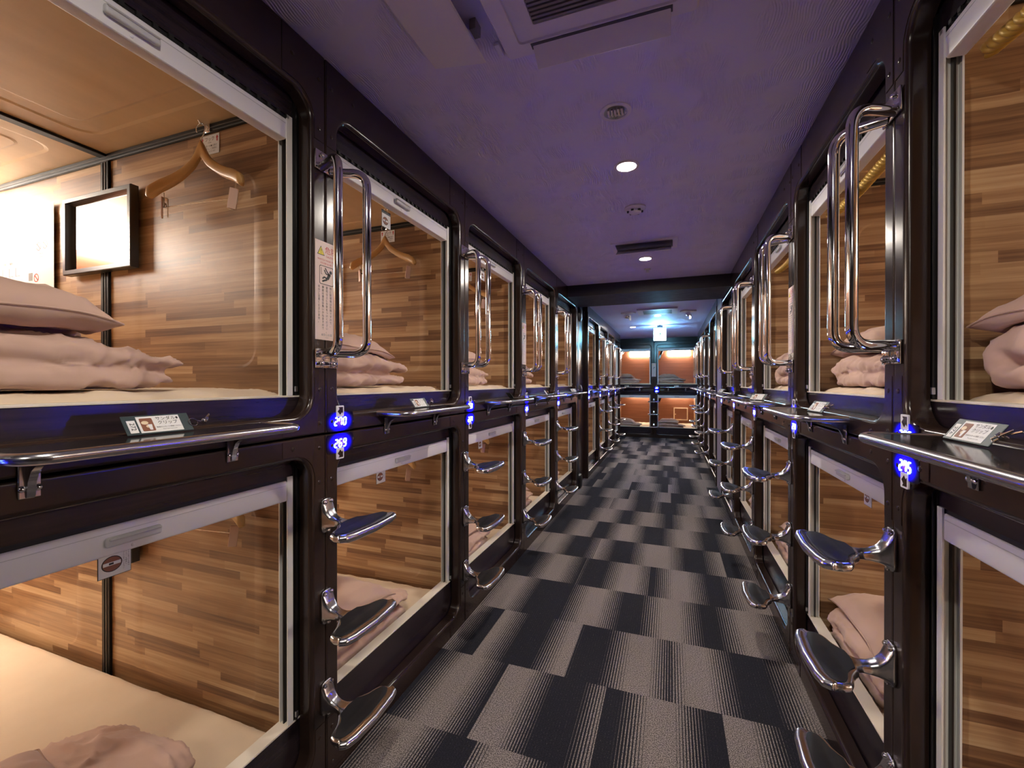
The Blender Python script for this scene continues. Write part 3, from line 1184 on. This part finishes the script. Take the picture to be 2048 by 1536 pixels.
def clip_metal():
    b = MB().mat('chrome')
    b.tube(ring_pts((.088, -.004, .026), .013), .0012, 6)
    b.tube([(.098, -.006, .03), (.108, -.008, .024), (.118, -.010, .030)], .0022, 6)
    b.tube([(.112, -.016, .010), (.122, -.014, .030), (.142, -.006, .048)], .0024, 6)
    b.tube([(.110, -.022, .012), (.124, -.020, .026), (.136, -.016, .044)], .0024, 6)
    b.cyl((.120, -.024, .026), (.120, -.006, .026), .0045, 8)
    b.box(.106, .124, -.022, -.006, .018, .028, .003, 1)
    return b.mesh('metal_clip', 50)

def mirror_parts():
    b = MB().mat('mirror_frame')
    o = lambda e, y: [(x, y, z) for x, z in rrect(-.2235 + e, .2235 - e, e, .32 - e, .002, 2)]
    b.loft([o(0, 0), o(0, -.026), o(.003, -.029), o(.019, -.029), o(.021, -.022), o(.021, -.008)])
    f = b.mesh('frame', 30)
    b = MB().mat('mirror'); b.box(-.2035, .2035, -.010, -.001, .02, .30)
    return f, b.mesh('glass', 0)

def rope_mesh():
    b = MB().mat('gold_rope')
    for s in range(3):
        pts = []
        for k in range(160):
            t = k / 159
            x = -.40 + .80 * t
            z = -.020 * math.sin(PI * t) - .006 * math.sin(7 * t)
            a = t * 2 * PI * 13 + s * 2 * PI / 3
            pts.append((x, .0105 * math.cos(a), z + .0105 * math.sin(a)))
        b.tube(pts, .0098, 8)
    return b.mesh('twisted_rope', 60)

def warning_sign():
    b = MB().mat('card_pink'); b.box(-.050, .050, -.0014, 0, 0, .330)
    y = -.0019
    b.mat('ink_black'); b.prism([(-.041, .283), (-.009, .283), (-.025, .313)], y, y + .0004)
    b.mat('ink_yellow'); b.prism([(-.038, .2848), (-.012, .2848), (-.025, .3095)], y - .0004, y)
    put_text(b, '!', .022, -.025, .2945, y - .0008)
    put_text(b, '危険', .026, .019, .302, y, mat='ink_red')
    put_text(b, 'CAUTION', .0095, .019, .282, y, mat='ink_red')
    put_text(b, 'WATCH YOUR STEP', .0088, 0, .268, y, mat='ink_red')
    put_text(b, '足元注意 当心脚下', .0068, 0, .257, y, mat='ink_red')
    b.mat('ink_black')
    o = rrect(-.032, .032, .186, .249, .006, 4); i = rrect(-.030, .030, .188, .247, .005, 4)
    b.loft([[(x, y, z) for x, z in o], [(x, y, z) for x, z in i]])
    # falling figure: head, trunk, arms, legs, and the edge it falls from
    b.prism([(.019 + .006 * math.cos(2 * PI * k / 16), .232 + .006 * math.sin(2 * PI * k / 16)) for k in range(16)], y, y + .0004)
    def limb(pts, r):
        for (xa, za), (xb, zb) in zip(pts, pts[1:]):
            L = math.hypot(xb - xa, zb - za); nx, nz = -(zb - za) / L * r, (xb - xa) / L * r
            b.prism([(xa + nx, za + nz), (xb + nx, zb + nz), (xb - nx, zb - nz), (xa - nx, za - nz)], y, y + .0004)
    limb([(.015, .226), (.004, .207)], .0055)
    limb([(.012, .224), (.002, .232), (-.006, .243)], .0020)
    limb([(.014, .222), (-.003, .224), (-.010, .236)], .0020)
    limb([(.004, .207), (-.010, .212), (-.018, .205)], .0026)
    limb([(.003, .205), (-.010, .200), (-.019, .196)], .0030)
    limb([(-.024, .242), (-.024, .220), (-.019, .220)], .0007)
    for k, s in enumerate(('カプセルからの転落にご注意ください。', '特に就寝後は危険ですので、', '普段以上にお気をつけください。', '事故の責任は負いかねますので', '充分ご注意くださいませ。')):
        put_text(b, s, .0098, .036 - k * .0175, .176, y, vertical=True, mat='ink_red' if k == 0 else 'ink_black')
    put_text(b, '✿安心お宿', .010, 0, .017, y, mat='ink_grey')
    put_text(b, 'CAPSULE', .004, 0, .008, y, mat='ink_grey')
    return b.mesh('warning_sign', 0)

def poster_mesh():
    b = MB().mat('card_white'); b.box(-.25, .25, -.001, 0, 0, .44)
    y = -.0016
    rnd = random.Random(3)
    put_text(b, 'ご利用案内', .030, 0, .405, y)
    put_text(b, 'CAPSULE GUIDE', .016, 0, .375, y, mat='ink_grey')
    def ring(cx, cz, r, w_, mat):
        b.mat(mat)
        c = lambda q: [(cx + q * math.cos(2 * PI * k / 20), y, cz + q * math.sin(2 * PI * k / 20)) for k in range(20)]
        b.loft([c(r), c(r - w_)])
    for cx, cz in ((.135, .258), (.185, .262), (.115, .120)):
        ring(cx, cz, .019, .004, 'ink_red')
        b.mat('ink_red'); b.prism([(cx - .014, cz + .010), (cx - .011, cz + .013), (cx + .014, cz - .010), (cx + .011, cz - .013)], y, y + .0004)
    b.mat('ink_grey'); b.prism([(.055, .110), (.085, .110), (.085, .145), (.055, .145)], y, y + .0004)
    b.mat('ink_black'); b.prism([(.055, .090), (.085, .090), (.085, .097), (.055, .097)], y, y + .0004)
    put_text(b, '禁煙', .010, .115, .085, y, mat='ink_red')
    put_text(b, '通話禁止', .009, .160, .225, y)
    put_text(b, '飲食禁止', .009, .160, .210, y, mat='ink_grey')
    for k, s in enumerate(('照明', '空調', '電源', 'テレビ')):
        put_text(b, s, .012, -.20 + k * .055, .20, y)
        b.mat('ink_grey')
        x = -.20 + k * .055
        b.prism([(x - .018, .14), (x - .016, .14), (x - .016, .18), (x - .018, .18)], y, y + .0004)
        b.prism([(x - .018, .14), (x + .018, .14), (x + .018, .142), (x - .018, .142)], y, y + .0004)
    for k in range(9):
        put_text(b, 'お静かにお過ごしください', .007, -.12, .33 - k * .012, y, mat='ink_grey')
    for k in range(4):
        put_text(b, 'ご協力ください', .007, .165, .075 - k * .011, y, mat='ink_grey')
    for k in range(12):
        x = -.22 + k * .04
        h_ = rnd.uniform(.008, .022)
        b.mat('ink_black' if k % 3 else 'ink_yellow'); b.prism([(x, .008), (x + .007, .008), (x + .006, .008 + h_), (x + .001, .008 + h_)], y, y + .0004)
    return b.mesh('guide_poster', 0)

# ------------------------------------------------------------------ builders of things
ORD = ['first', 'second', 'third', 'fourth', 'fifth', 'sixth']
def row_phrase(row, k, n):
    if row == 'LN': return f'{ORD[k]} column, near left row'
    if row == 'RN': return f'{ORD[k]} column, near right row'
    if row == 'LF': return f'{ORD[k]} column, far left row'
    if row == 'RF': return f'{ORD[k]} column, far right row'
    return ('left' if k == 0 else 'right') + ' column, end wall'

class Frame:
    """where a capsule column stands: turns its own x (sideways), y (into the bunk), z into the room"""
    def __init__(s, row, k):
        s.row, s.k = row, k
        if row in ('LN', 'LF'):
            s.c = Vector((XL, (L_NEAR if row == 'LN' else L_FAR)[k], 0)); s.rz = PI / 2
        elif row in ('RN', 'RF'):
            s.c = Vector((XR, (R_NEAR if row == 'RN' else R_FAR)[k], 0)); s.rz = -PI / 2
        else:
            s.c = Vector((END_X[k], Y_END, 0)); s.rz = 0.0
        s.m = Matrix.Rotation(s.rz, 4, 'Z')
    def at(s, x, y, z):
        return s.c + s.m @ Vector((x, y, z))
    def phrase(s): return row_phrase(s.row, s.k, 0)

def capsule(fr, level, num, near):
    kind = level
    if level == 'upper' and fr.row in ('LF', 'RF', 'E'): kind = 'upper_far'
    d = DIM[kind]
    t = thing('sleeping_capsule', f'{level} brown sleeping capsule, {fr.phrase()}', 'sleeping capsule',
              fr.at(0, 0, d['base']), fr.rz, 'sleeping capsules along the corridor')
    def part(name, fn, *a, parent=None, loc=(0, 0, 0), rot=(0, 0, 0)):
        return obj(name, cached((name,) + a, lambda: fn(*a)), parent or t, loc, rot)
    part('front_frame', frame_mesh, kind)
    if near:
        for sx in (-1, 1):
            for top in (False, True):
                part('corner_plate', corner_mesh, kind, sx, top)
    part('sill_board', sill_mesh, level)
    part('header_board', header_mesh, level)
    part('side_track', track_mesh, level)
    m2 = cached(('track_l', level), lambda: mirrored(cached(('side_track', level), lambda: track_mesh(level))))
    obj('side_track', m2, t)
    c = part('blind_cassette', cassette_mesh, level)
    o = part('handle', cassette_handle, level, parent=c); o['label'] = 'grey pull handle'
    part('side_panel', side_mesh, level, 1)
    part('side_panel', side_mesh, level, -1)
    part('seam_strip', joint_mesh, level)
    part('corner_trim', corner_trim_mesh, level)
    part('ceiling_panel', ceil_mesh, level)
    part('back_panel', back_mesh, level)
    part('bunk_base', base_mesh, level)
    o = part('lamp_diffuser', lamp_mesh, level); o['label'] = 'glowing white lamp cover'
    if num:
        up = level == 'upper'
        zc = .036 if up else 1.147
        wn = part('number_window', window_mesh, loc=(-.462, 0, zc)); wn['label'] = 'blue lit number display'
        part('digits', digits_mesh, num, parent=wn)
        za = zc + (.036 if up else -.036)
        ap = part('arrow_plate', icon_mesh, loc=(-.464, 0, za)); ap['label'] = 'white arrow sign'
        part('arrow', arrow_mesh, up, parent=ap)
    return t

def mirrored(me):
    m = me.copy()
    for v in m.vertices: v.co.x = -v.co.x
    m.flip_normals()
    return m

def bedding(fr, level, seed):
    d = DIM[level]
    ph = fr.phrase()
    thing('mattress', f'cream sheeted mattress in the {level} capsule, {ph}', 'mattress', fr.at(0, 0, d['base']), fr.rz,
          'mattresses in the capsules', cached(('mattress', level), lambda: mattress_mesh(level)))
    rnd = random.Random(seed * 17 + 3)
    v = seed % 4
    dx, dy = -.122 + rnd.uniform(-.004, .004), .362 + rnd.uniform(-.008, .02)
    top = d['base'] + d['bed'] + .0045
    rz = rnd.uniform(-.015, .015)
    thing('folded_duvet', f'folded rose beige duvet on the {level} bunk, {ph}', 'duvet', fr.at(dx, dy, top), fr.rz + rz,
          'folded duvets on the bunks', cached(('duvet', v), lambda: duvet_mesh(v + 1)))
    pl = cached(('pillow', v), lambda: resting_pillow(v))
    pt = thing('pillow', f'rose beige pillow on the folded duvet, {level} bunk, {ph}', 'pillow', fr.at(dx, dy, top), fr.rz + rz, 'pillows on the folded duvets', pl)
    obj('piping', cached(('piping', v), lambda: pillow_piping(v)), pt)

def post_steps(loc, rz, where):
    for n_, z in (('top', .457), ('middle', .765), ('lowest', 1.073)):
        t = thing('foothold_step', f'{n_} aluminium foothold with black tread on the {where}', 'step',
                  (loc[0], loc[1], H - z), rz, 'foothold steps on the posts')
        obj('bracket', cached('step_body', step_body), t)
        obj('tread', cached('step_tread', step_tread), t)['label'] = 'black rubber tread'
        for x, dz in ((-.014, .055), (.014, .055), (0, -.041)):
            obj('bolt', cached('step_bolt', step_bolt), t, (x, 0, dz))

def post_rail(loc, rz, where):
    t = thing('grab_rail', f'double chrome grab rail between upper capsules on the {where}', 'grab rail', (loc[0], loc[1], 0), rz, 'chrome grab rails on the posts')
    for s in (-1, 1):
        obj('tube', cached(('rail_tube', s), lambda: rail_tube(s)), t)
    for top in (True, False):
        pl = obj('mounting_plate', cached(('rail_plate', top), lambda: rail_plate(top)), t)
        for x in (-.026, .026):
            obj('bolt', cached('rail_bolt', rail_bolt), pl, (x, 0, H + (.752 if top else .063)))

def shelf(fr):
    t = thing('wall_shelf', f'narrow black shelf with aluminium rim, {fr.phrase()}', 'shelf', fr.at(0, 0, 0), fr.rz, 'shelves under the upper capsules')
    obj('board', cached('shelf_board', shelf_board), t)['label'] = 'glossy black board'
    obj('rim', cached('shelf_rim', shelf_rim), t)
    for x in (-.195, .195):
        obj('bracket', cached('shelf_bracket', shelf_bracket), t, (x, 0, ZS))

def shelf_card(fr, num, x, ang=0.0, lean=35):
    t = thing('clip_card', f'clip card with white label leaning on the shelf, {fr.phrase()}', 'card',
              fr.at(x, -.052, ZS + .0012), fr.rz + ang, 'clip cards on the shelves')
    t.rotation_euler = (-math.radians(lean), 0, fr.rz + ang)
    c = obj('card', cached('clip_card', clip_card), t)
    t.scale = (.76, .76, .76)
    obj('number', cached(('clip_number', num), lambda: clip_number(num)), c)
    obj('metal_clip', cached('clip_metal', clip_metal), t)['label'] = 'chrome spring clip'

def hanger(fr, level):
    d = DIM[level]
    z = d['base'] + 1.0 + d['hang']
    x = .478 - .038
    t = thing('coat_hanger', f'wooden clip hanger on the wall of the {level} capsule, {fr.phrase()}', 'hanger', fr.at(x, .47, z), fr.rz - PI / 2, 'coat hangers in the capsules')
    t.rotation_euler.z = fr.rz - PI / 2 + .10
    obj('shoulder_bar', cached('hanger_body', hanger_body), t)
    obj('hook', cached('hanger_hook', hanger_hook), t)
    rd = obj('clip_rod', cached('hanger_rod', hanger_rod), t)
    for s in (-1, 1):
        obj('clip', cached('hanger_clip', hanger_clip), rd, (s * .15, -.008, -.19), (0, s * .12, s * .7)).scale = (1.2, 1.2, 1.2)
    h = thing('wall_hook', f'chrome hook holding the hanger, {level} capsule, {fr.phrase()}', 'hook', fr.at(.463, .47, z + .088), fr.rz, 'hooks in the capsules')
    b = MB().mat('chrome'); b.box(-.002, .001, -.012, .012, -.016, .016, .0008, 1)
    b.tube([(0, 0, .006), (-.016, 0, .004), (-.028, 0, .004), (-.034, 0, .012)], .0022, 8)
    obj('hook', cached('wall_hook', lambda: b.mesh('hook', 50)), h)
    thing('hook_card', f'white hook notice behind the hanger, {level} capsule, {fr.phrase()}', 'notice', fr.at(.4775, .478, z + .037), fr.rz - PI / 2,
          'hook notices in the capsules', cached('hook_card', hook_card))

def mirror(fr, level):
    d = DIM[level]
    f, g = cached('mirror', mirror_parts)
    t = thing('wall_mirror', f'mirror in dark metal frame, {level} capsule, {fr.phrase()}', 'mirror', fr.at(.467, 1.085, d['base'] + d['mir']), fr.rz - PI / 2, 'mirrors in the capsules')
    obj('frame', f, t)
    obj('glass', g, t)['label'] = 'mirror glass'

def hang_tag(fr, level, x):
    d = DIM[level]
    t = thing('hanging_tag', f'white instruction tag hanging from the blind, {level} capsule, {fr.phrase()}', 'tag', fr.at(x, .106, d['base'] + d['cas'] - .066 + (.012 if level == 'lower' else -.008)), fr.rz, 'tags hanging from the blinds')
    t.scale = (.74, .74, .74)
    obj('card', cached('tag_card', tag_card), t)
    obj('ring', cached('tag_ring', tag_ring), t)

# ------------------------------------------------------------------ fill the corridor
rows = [('LN', 5), ('LF', 4), ('RN', 5), ('RF', 4), ('E', 2)]
NUM = {('LN', k): 272 - 2 * k for k in range(5)}
NUM.update({('LF', k): 262 - 2 * k for k in range(4)})
NUM.update({('RN', k): 276 + 2 * k for k in range(5)})
NUM.update({('RF', k): 286 + 2 * k for k in range(4)})
NUM.update({('E', 0): 254, ('E', 1): 252})
seed = 0
FR = {}
for row, n in rows:
    for k in range(n):
        fr = FR[(row, k)] = Frame(row, k)
        near = row in ('LN', 'RN') and k < 3
        for level in ('upper', 'lower'):
            num = NUM[(row, k)] - (0 if level == 'upper' else 1)
            capsule(fr, level, num, near)
            bedding(fr, level, seed)
            seed += 1
        shelf(fr)

# grab rails and steps stand on the seams between columns
POSTS = {'LN': 'near left row', 'RN': 'near right row', 'LF': 'far left row', 'RF': 'far right row'}
for row, n in rows[:4]:
    for k in range(n - 1):
        fr = FR[(row, k)]
        loc = fr.at(P / 2 if row[0] == 'L' else -P / 2, 0, 0)
        where = f'{ORD[k]} post, {POSTS[row]}'
        post_steps(loc, fr.rz, where)
        post_rail(loc, fr.rz, where)
loc = FR[('E', 0)].at(P / 2, 0, 0)
post_steps(loc, 0, 'middle post of the end wall')

for (row, k), x, a in ((('LN', 0), .0, 0.0), (('LN', 1), .0, .05), (('LN', 2), .10, .6), (('LN', 3), -.02, .2), (('LN', 4), .12, -.3),
                       (('RN', 0), -.12, 0.0), (('RN', 1), .05, .1), (('RN', 2), -.06, .5), (('RN', 3), .02, -.4), (('RN', 4), -.1, .3),
                       (('LF', 0), .0, .2), (('LF', 1), .1, -.1), (('LF', 2), -.1, .1), (('LF', 3), .0, .3), (('RF', 0), .0, .2), (('RF', 1), -.1, .0), (('RF', 2), .08, .2),
                       (('E', 0), -.1, 0.0), (('E', 1), 0.0, 0.0)):
    shelf_card(FR[(row, k)], NUM[(row, k)], x, a)

for k in range(3):
    for level in ('upper', 'lower'):
        hanger(FR[('LN', k)], level)
        if k < 2: mirror(FR[('LN', k)], level)
for key, level, x in ((('LN', 1), 'upper', -.05), (('LN', 2), 'upper', -.04), (('LN', 0), 'lower', -.01), (('LN', 1), 'lower', -.09), (('LN', 2), 'lower', -.08), (('RN', 1), 'upper', -.06), (('RN', 1), 'lower', .07)):
    hang_tag(FR[key], level, x)
for k in range(3):
    fr = FR[('RN', k)]
    t = thing('gold_rope', f'twisted gold rope behind the blind, upper capsule, {fr.phrase()}', 'rope', fr.at(0, .125, BASE_U + DIM['upper']['cas'] - .078), fr.rz, 'gold ropes in the right hand capsules',
              cached('rope', rope_mesh))
thing('guide_poster', 'white guide poster with red ban signs beside the mirror of the first upper capsule', 'poster', FR[('LN', 0)].at(.4655, 1.68, BASE_U + .52), PI / 2 - PI / 2, None, cached('poster', poster_mesh))
for row, k in (('LN', 0), ('LN', 2), ('RN', 1)):
    fr = FR[(row, k)]
    sx = P / 2 if row[0] == 'L' else -P / 2
    thing('warning_sign', f'pink caution sign with falling figure on the {ORD[k]} post, {POSTS[row]}', 'sign', fr.at(sx + .004, -.0002, H + .143), fr.rz, 'caution signs on the posts', cached('warning', warning_sign))
thing('warning_sign', 'pink caution sign on the middle post of the end wall', 'sign', Vector((-.385, Y_END - .0002, H + .143)), 0, 'caution signs on the posts', cached('warning', warning_sign))

# end capsules: small television on the side wall, a framed hatch in one of them
for k in (0, 1):
    for level in ('upper', 'lower'):
        d = DIM[level]; fr = FR[('E', k)]
        t = thing('television', f'small black television hung in the {level} capsule, {fr.phrase()}', 'television', fr.at(-.33, 1.30, d['base'] + d['ceil'] - .003), 0, 'televisions in the end capsules')
        b = MB().mat('black_trim'); b.box(-.012, .012, -.02, .02, -.10, 0); b.box(-.06, .06, -.06, .06, -.008, 0)
        obj('arm', cached('tv_arm', lambda: b.mesh('arm')), t)
        b2 = MB().mat('screen_black'); b2.box(-.025, .025, -.23, .23, -.33, -.06, .004, 1)
        obj('screen', cached('tv_screen', lambda: b2.mesh('screen')), t, (0, 0, 0), (0, .35, 0))
b = MB().mat('hatch_cream')
o_ = rrect(-.19, .19, 0, .36, .004, 2); i_ = rrect(-.163, .163, .027, .333, .003, 2)
b.loft([[(x, 0, z) for x, z in o_], [(x, -.012, z) for x, z in o_], [(x, -.012, z) for x, z in i_], [(x, 0, z) for x, z in i_]])
t = thing('wall_hatch', 'cream framed hatch on the back wall of the lower end capsule', 'hatch', FR[('E', 1)].at(.13, 2.104, .28), 0)
obj('frame', b.mesh('frame'), t)
b = MB().mat('mahogany'); b.box(-.16, .16, -.006, -.001, .03, .33); obj('door', b.mesh('door'), t)
b = MB().mat('hatch_cream'); b.dome((-.14, -.006, .17), .012, .012); obj('knob', b.mesh('knob'), t)

# ------------------------------------------------------------------ ceiling fittings
def downlight(x, y, lit, label):
    t = thing('downlight', label, 'ceiling light', (x, y, CEIL), 0, 'downlights in the corridor ceiling')
    b = MB().mat('ac_white')
    c = lambda r, z: [(r * math.cos(2 * PI * k / 32), r * math.sin(2 * PI * k / 32), z) for k in range(32)]
    b.loft([c(.062, 0), c(.062, -.004), c(.056, -.007), c(.047, -.006), c(.044, .0)])
    obj('trim_ring', cached('dl_ring', lambda: b.mesh('trim_ring')), t)
    if lit:
        b = MB().mat('down_glow'); b.loft([c(.0465, -.0035), c(.03, -.0045), c(.001, -.005)], True, False, True)
        obj('diffuser', cached('dl_lens', lambda: b.mesh('diffuser')), t)['label'] = 'glowing round lens'
    else:
        b = MB().mat('steel'); b.loft([c(.046, -.004), c(.036, -.001), c(.020, -.0005)], True, False, True)
        r = obj('reflector', b.mesh('reflector'), t)
        b = MB().mat('ivory')
        for k in range(5):
            x_ = -.026 + k * .013
            b.tube([(x_, -.022, -.004), (x_, 0, -.013), (x_, .022, -.004)], .0045, 8)
        obj('bulb', b.mesh('bulb'), r)
downlight(-.21, 1.80, False, 'unlit downlight with bare bulb in the ceiling, first from the camera')
downlight(-.21, 2.27, True, 'brightest lit downlight in front of the smoke detector')
downlight(-.21, 4.02, True, 'lit downlight just before the dark beam')
downlight(-.20, 7.5, True, 'lit downlight behind the far air vent')
downlight(-.70, 8.9, True, 'small lit downlight left of the exit sign')
downlight(-.21, .15, True, 'lit downlight overhead before the ceiling air unit')
downlight(-.21, -1.5, True, 'lit downlight behind the camera')

t = thing('smoke_detector', 'round white smoke detector on the ceiling behind the bright downlight', 'smoke detector', (-.21, 2.83, CEIL))
c = lambda r, z: [(r * math.cos(2 * PI * k / 28), r * math.sin(2 * PI * k / 28), z) for k in range(28)]
b = MB().mat('ac_white'); b.loft([c(.065, 0), c(.065, -.008), c(.056, -.016), c(.040, -.020), c(.038, -.030), c(.030, -.036), c(.01, -.038)], True, False, True)
obj('housing', b.mesh('housing'), t)
b = MB().mat('black_matte')
for k in range(6):
    a = k * PI / 3 + .2
    b.box(.041 * math.cos(a) - .008, .041 * math.cos(a) + .008, .041 * math.sin(a) - .008, .041 * math.sin(a) + .008, -.030, -.022)
obj('sensor_slots', b.mesh('sensor_slots'), t)
t = thing('sprinkler', 'tiny sprinkler head on the ceiling before the dark beam', 'sprinkler', (-.21, 4.40, CEIL))
b = MB().mat('steel'); b.loft([c(.030, 0), c(.028, -.006), c(.010, -.010), c(.008, -.026), c(.018, -.028), c(.018, -.030)], True, False, True)
obj('head', b.mesh('head'), t)

# near air conditioning cassette
t = thing('air_conditioner', 'white ceiling air conditioner with slatted grille and open flap overhead', 'air conditioner', (-.215, 1.06, CEIL))
b = MB().mat('ac_white')
o = lambda e, z: [(x, y, z) for x, y in rrect(-.29 + e, .29 - e, -.30 + e, .30 - e, .012, 4)]
b.loft([o(0, 0), o(0, -.022), o(.006, -.030), o(.055, -.030), o(.058, -.020)], True, False, False)
b.box(-.235, .235, -.245, .245, -.024, -.018)
obj('panel', b.mesh('panel'), t)
b = MB().mat('ac_white'); o2 = lambda e, z: [(x, y, z) for x, y in rrect(-.205 + e, .205 - e, -.215 + e, .215 - e, .006, 3)]
b.loft([o2(0, -.024), o2(0, -.034), o2(.035, -.034), o2(.036, -.028)])
g = obj('grille_frame', b.mesh('grille_frame'), t)
b = MB().mat('grille_grey')
for k in range(24):
    y = -.172 + k * .0148
    b.box(-.168, .168, y, y + .008, -.033, -.027)
b.mat('ac_dark'); b.box(-.17, .17, -.18, .18, -.0265, -.0245)
obj('grille', b.mesh('grille'), g)
b = MB().mat('ac_white'); b.box(-.205, .205, -.036, .036, -.004, .002, .0015, 1)
obj('flap', b.mesh('flap'), t, (.01, .290, -.045), (math.radians(-30), 0, 0))
b = MB().mat('ac_dark'); b.box(-.21, .21, -.012, .012, -.002, .001); obj('air_slot', b.mesh('air_slot'), t, (.01, .262, -.030))
t2 = thing('air_deflector', 'broad pale deflector board hung beside the overhead air conditioner', 'air deflector', (-.655, 1.03, CEIL))
b = MB().mat('ac_white'); b.box(-.095, .095, -.30, .28, -.042, -.034, .003, 1)
obj('board', b.mesh('board'), t2, (0, 0, 0), (0, math.radians(8), 0))
b = MB().mat('grille_grey')
b.box(.085, .105, .16, .20, -.034, -.002); obj('hanger_bracket', b.mesh('hanger_bracket'), t2)
b = MB().mat('ac_white'); b.box(.118, .136, .27, .325, -.012, -.001, .002, 1); obj('tab', b.mesh('tab'), t2)

t = thing('air_vent', 'white ceiling vent with tilted flap behind the smoke detector', 'air vent', (-.20, 3.62, CEIL))
b = MB().mat('ac_white'); o = lambda e, z: [(x, y, z) for x, y in rrect(-.25 + e, .25 - e, -.13 + e, .13 - e, .01, 3)]
b.loft([o(0, 0), o(.004, -.010), o(.035, -.010), o(.036, -.003)])
obj('surround', b.mesh('surround'), t)
b = MB().mat('ac_dark'); b.box(-.215, .215, -.095, .095, -.004, -.001); obj('air_slot', b.mesh('air_slot'), t)
b = MB().mat('ac_white'); b.box(-.205, .205, -.085, .085, -.004, .002, .0015, 1); obj('flap', b.mesh('flap'), t, (0, -.055, -.058), (math.radians(26), 0, 0))

t = thing('far_air_vent', 'ceiling air unit with grey grille between two spotlights beyond the beam', 'air conditioner', (-.19, 7.0, CEIL))
b = MB().mat('ac_white'); o = lambda e, z: [(x, y, z) for x, y in rrect(-.29 + e, .29 - e, -.26 + e, .26 - e, .01, 3)]
b.loft([o(0, 0), o(.004, -.022), o(.08, -.024), o(.081, -.014)])
obj('panel', b.mesh('panel'), t)
b = MB().mat('grille_grey')
for k in range(18):
    y = -.175 + k * .0196
    b.box(-.205, .205, y, y + .012, -.021, -.013)
b.mat('ac_dark'); b.box(-.205, .205, -.18, .18, -.012, -.008)
obj('grille', b.mesh('grille'), t)

for x, y, nm, a in ((-.62, 7.02, 'left', -.5), (.25, 7.12, 'right', .5)):
    t = thing('emergency_spotlight', f'twin chrome emergency spotlight on the {nm} of the far air unit', 'spotlight', (x, y, CEIL), a, 'emergency spotlights beyond the beam')
    b = MB().mat('plastic_white'); b.box(-.10, .10, -.06, .06, -.022, 0, .004, 1); obj('base', b.mesh('base'), t)
    b = MB().mat('chrome')
    b.cyl((0, 0, -.02), (.0, 0, -.055), .010, 12)
    b.tube([(-.03, -.045, -.055), (-.01, -.012, -.062), (.0, .03, -.07)], [.036, .034, .020], 18)
    obj('lamp_head', b.mesh('lamp_head'), t)
    b = MB().mat('steel'); b.box(.030, .036, -.03, .02, -.13, -.05, .001, 1); obj('side_plate', b.mesh('side_plate'), t)

t = thing('exit_sign', 'glowing exit sign box hanging from the far ceiling', 'exit sign', (-.19, 8.75, CEIL))
b = MB().mat('ac_dark'); b.cyl((0, 0, 0), (0, 0, -.055), .012, 10); b.box(-.05, .05, -.035, .035, -.05, -.012, .006, 1); obj('stem', b.mesh('stem'), t)
b = MB().mat('plastic_white'); b.box(-.118, .118, -.022, .022, -.305, -.055, .004, 1); bx = obj('housing', b.mesh('housing'), t)
b = MB().mat('exit_glow'); b.box(-.108, .108, -.0255, -.0225, -.295, -.065); b.box(-.108, .108, .0225, .0255, -.295, -.065)
obj('lit_panel', b.mesh('lit_panel'), bx)['label'] = 'glowing pale panel'
b = MB().mat('exit_green')
def limb2(pts, r):
    for (xa, za), (xb, zb) in zip(pts, pts[1:]):
        L = math.hypot(xb - xa, zb - za); nx, nz = -(zb - za) / L * r, (xb - xa) / L * r
        b.prism([(xa + nx, za + nz), (xb + nx, zb + nz), (xb - nx, zb - nz), (xa - nx, za - nz)], -.0268, -.0256)
limb2([(.01, -.15), (.0, -.20)], .011); limb2([(.0, -.20), (.03, -.225), (.03, -.26)], .008); limb2([(.0, -.20), (-.03, -.23), (-.06, -.235)], .008)
limb2([(.01, -.155), (.045, -.175)], .006); limb2([(.01, -.155), (-.03, -.165), (-.04, -.19)], .006)
b.prism([(.022 + .012 * math.cos(2 * PI * k / 14), -.13 + .012 * math.sin(2 * PI * k / 14)) for k in range(14)], -.0268, -.0256)
obj('running_figure', b.mesh('running_figure', 0), bx)
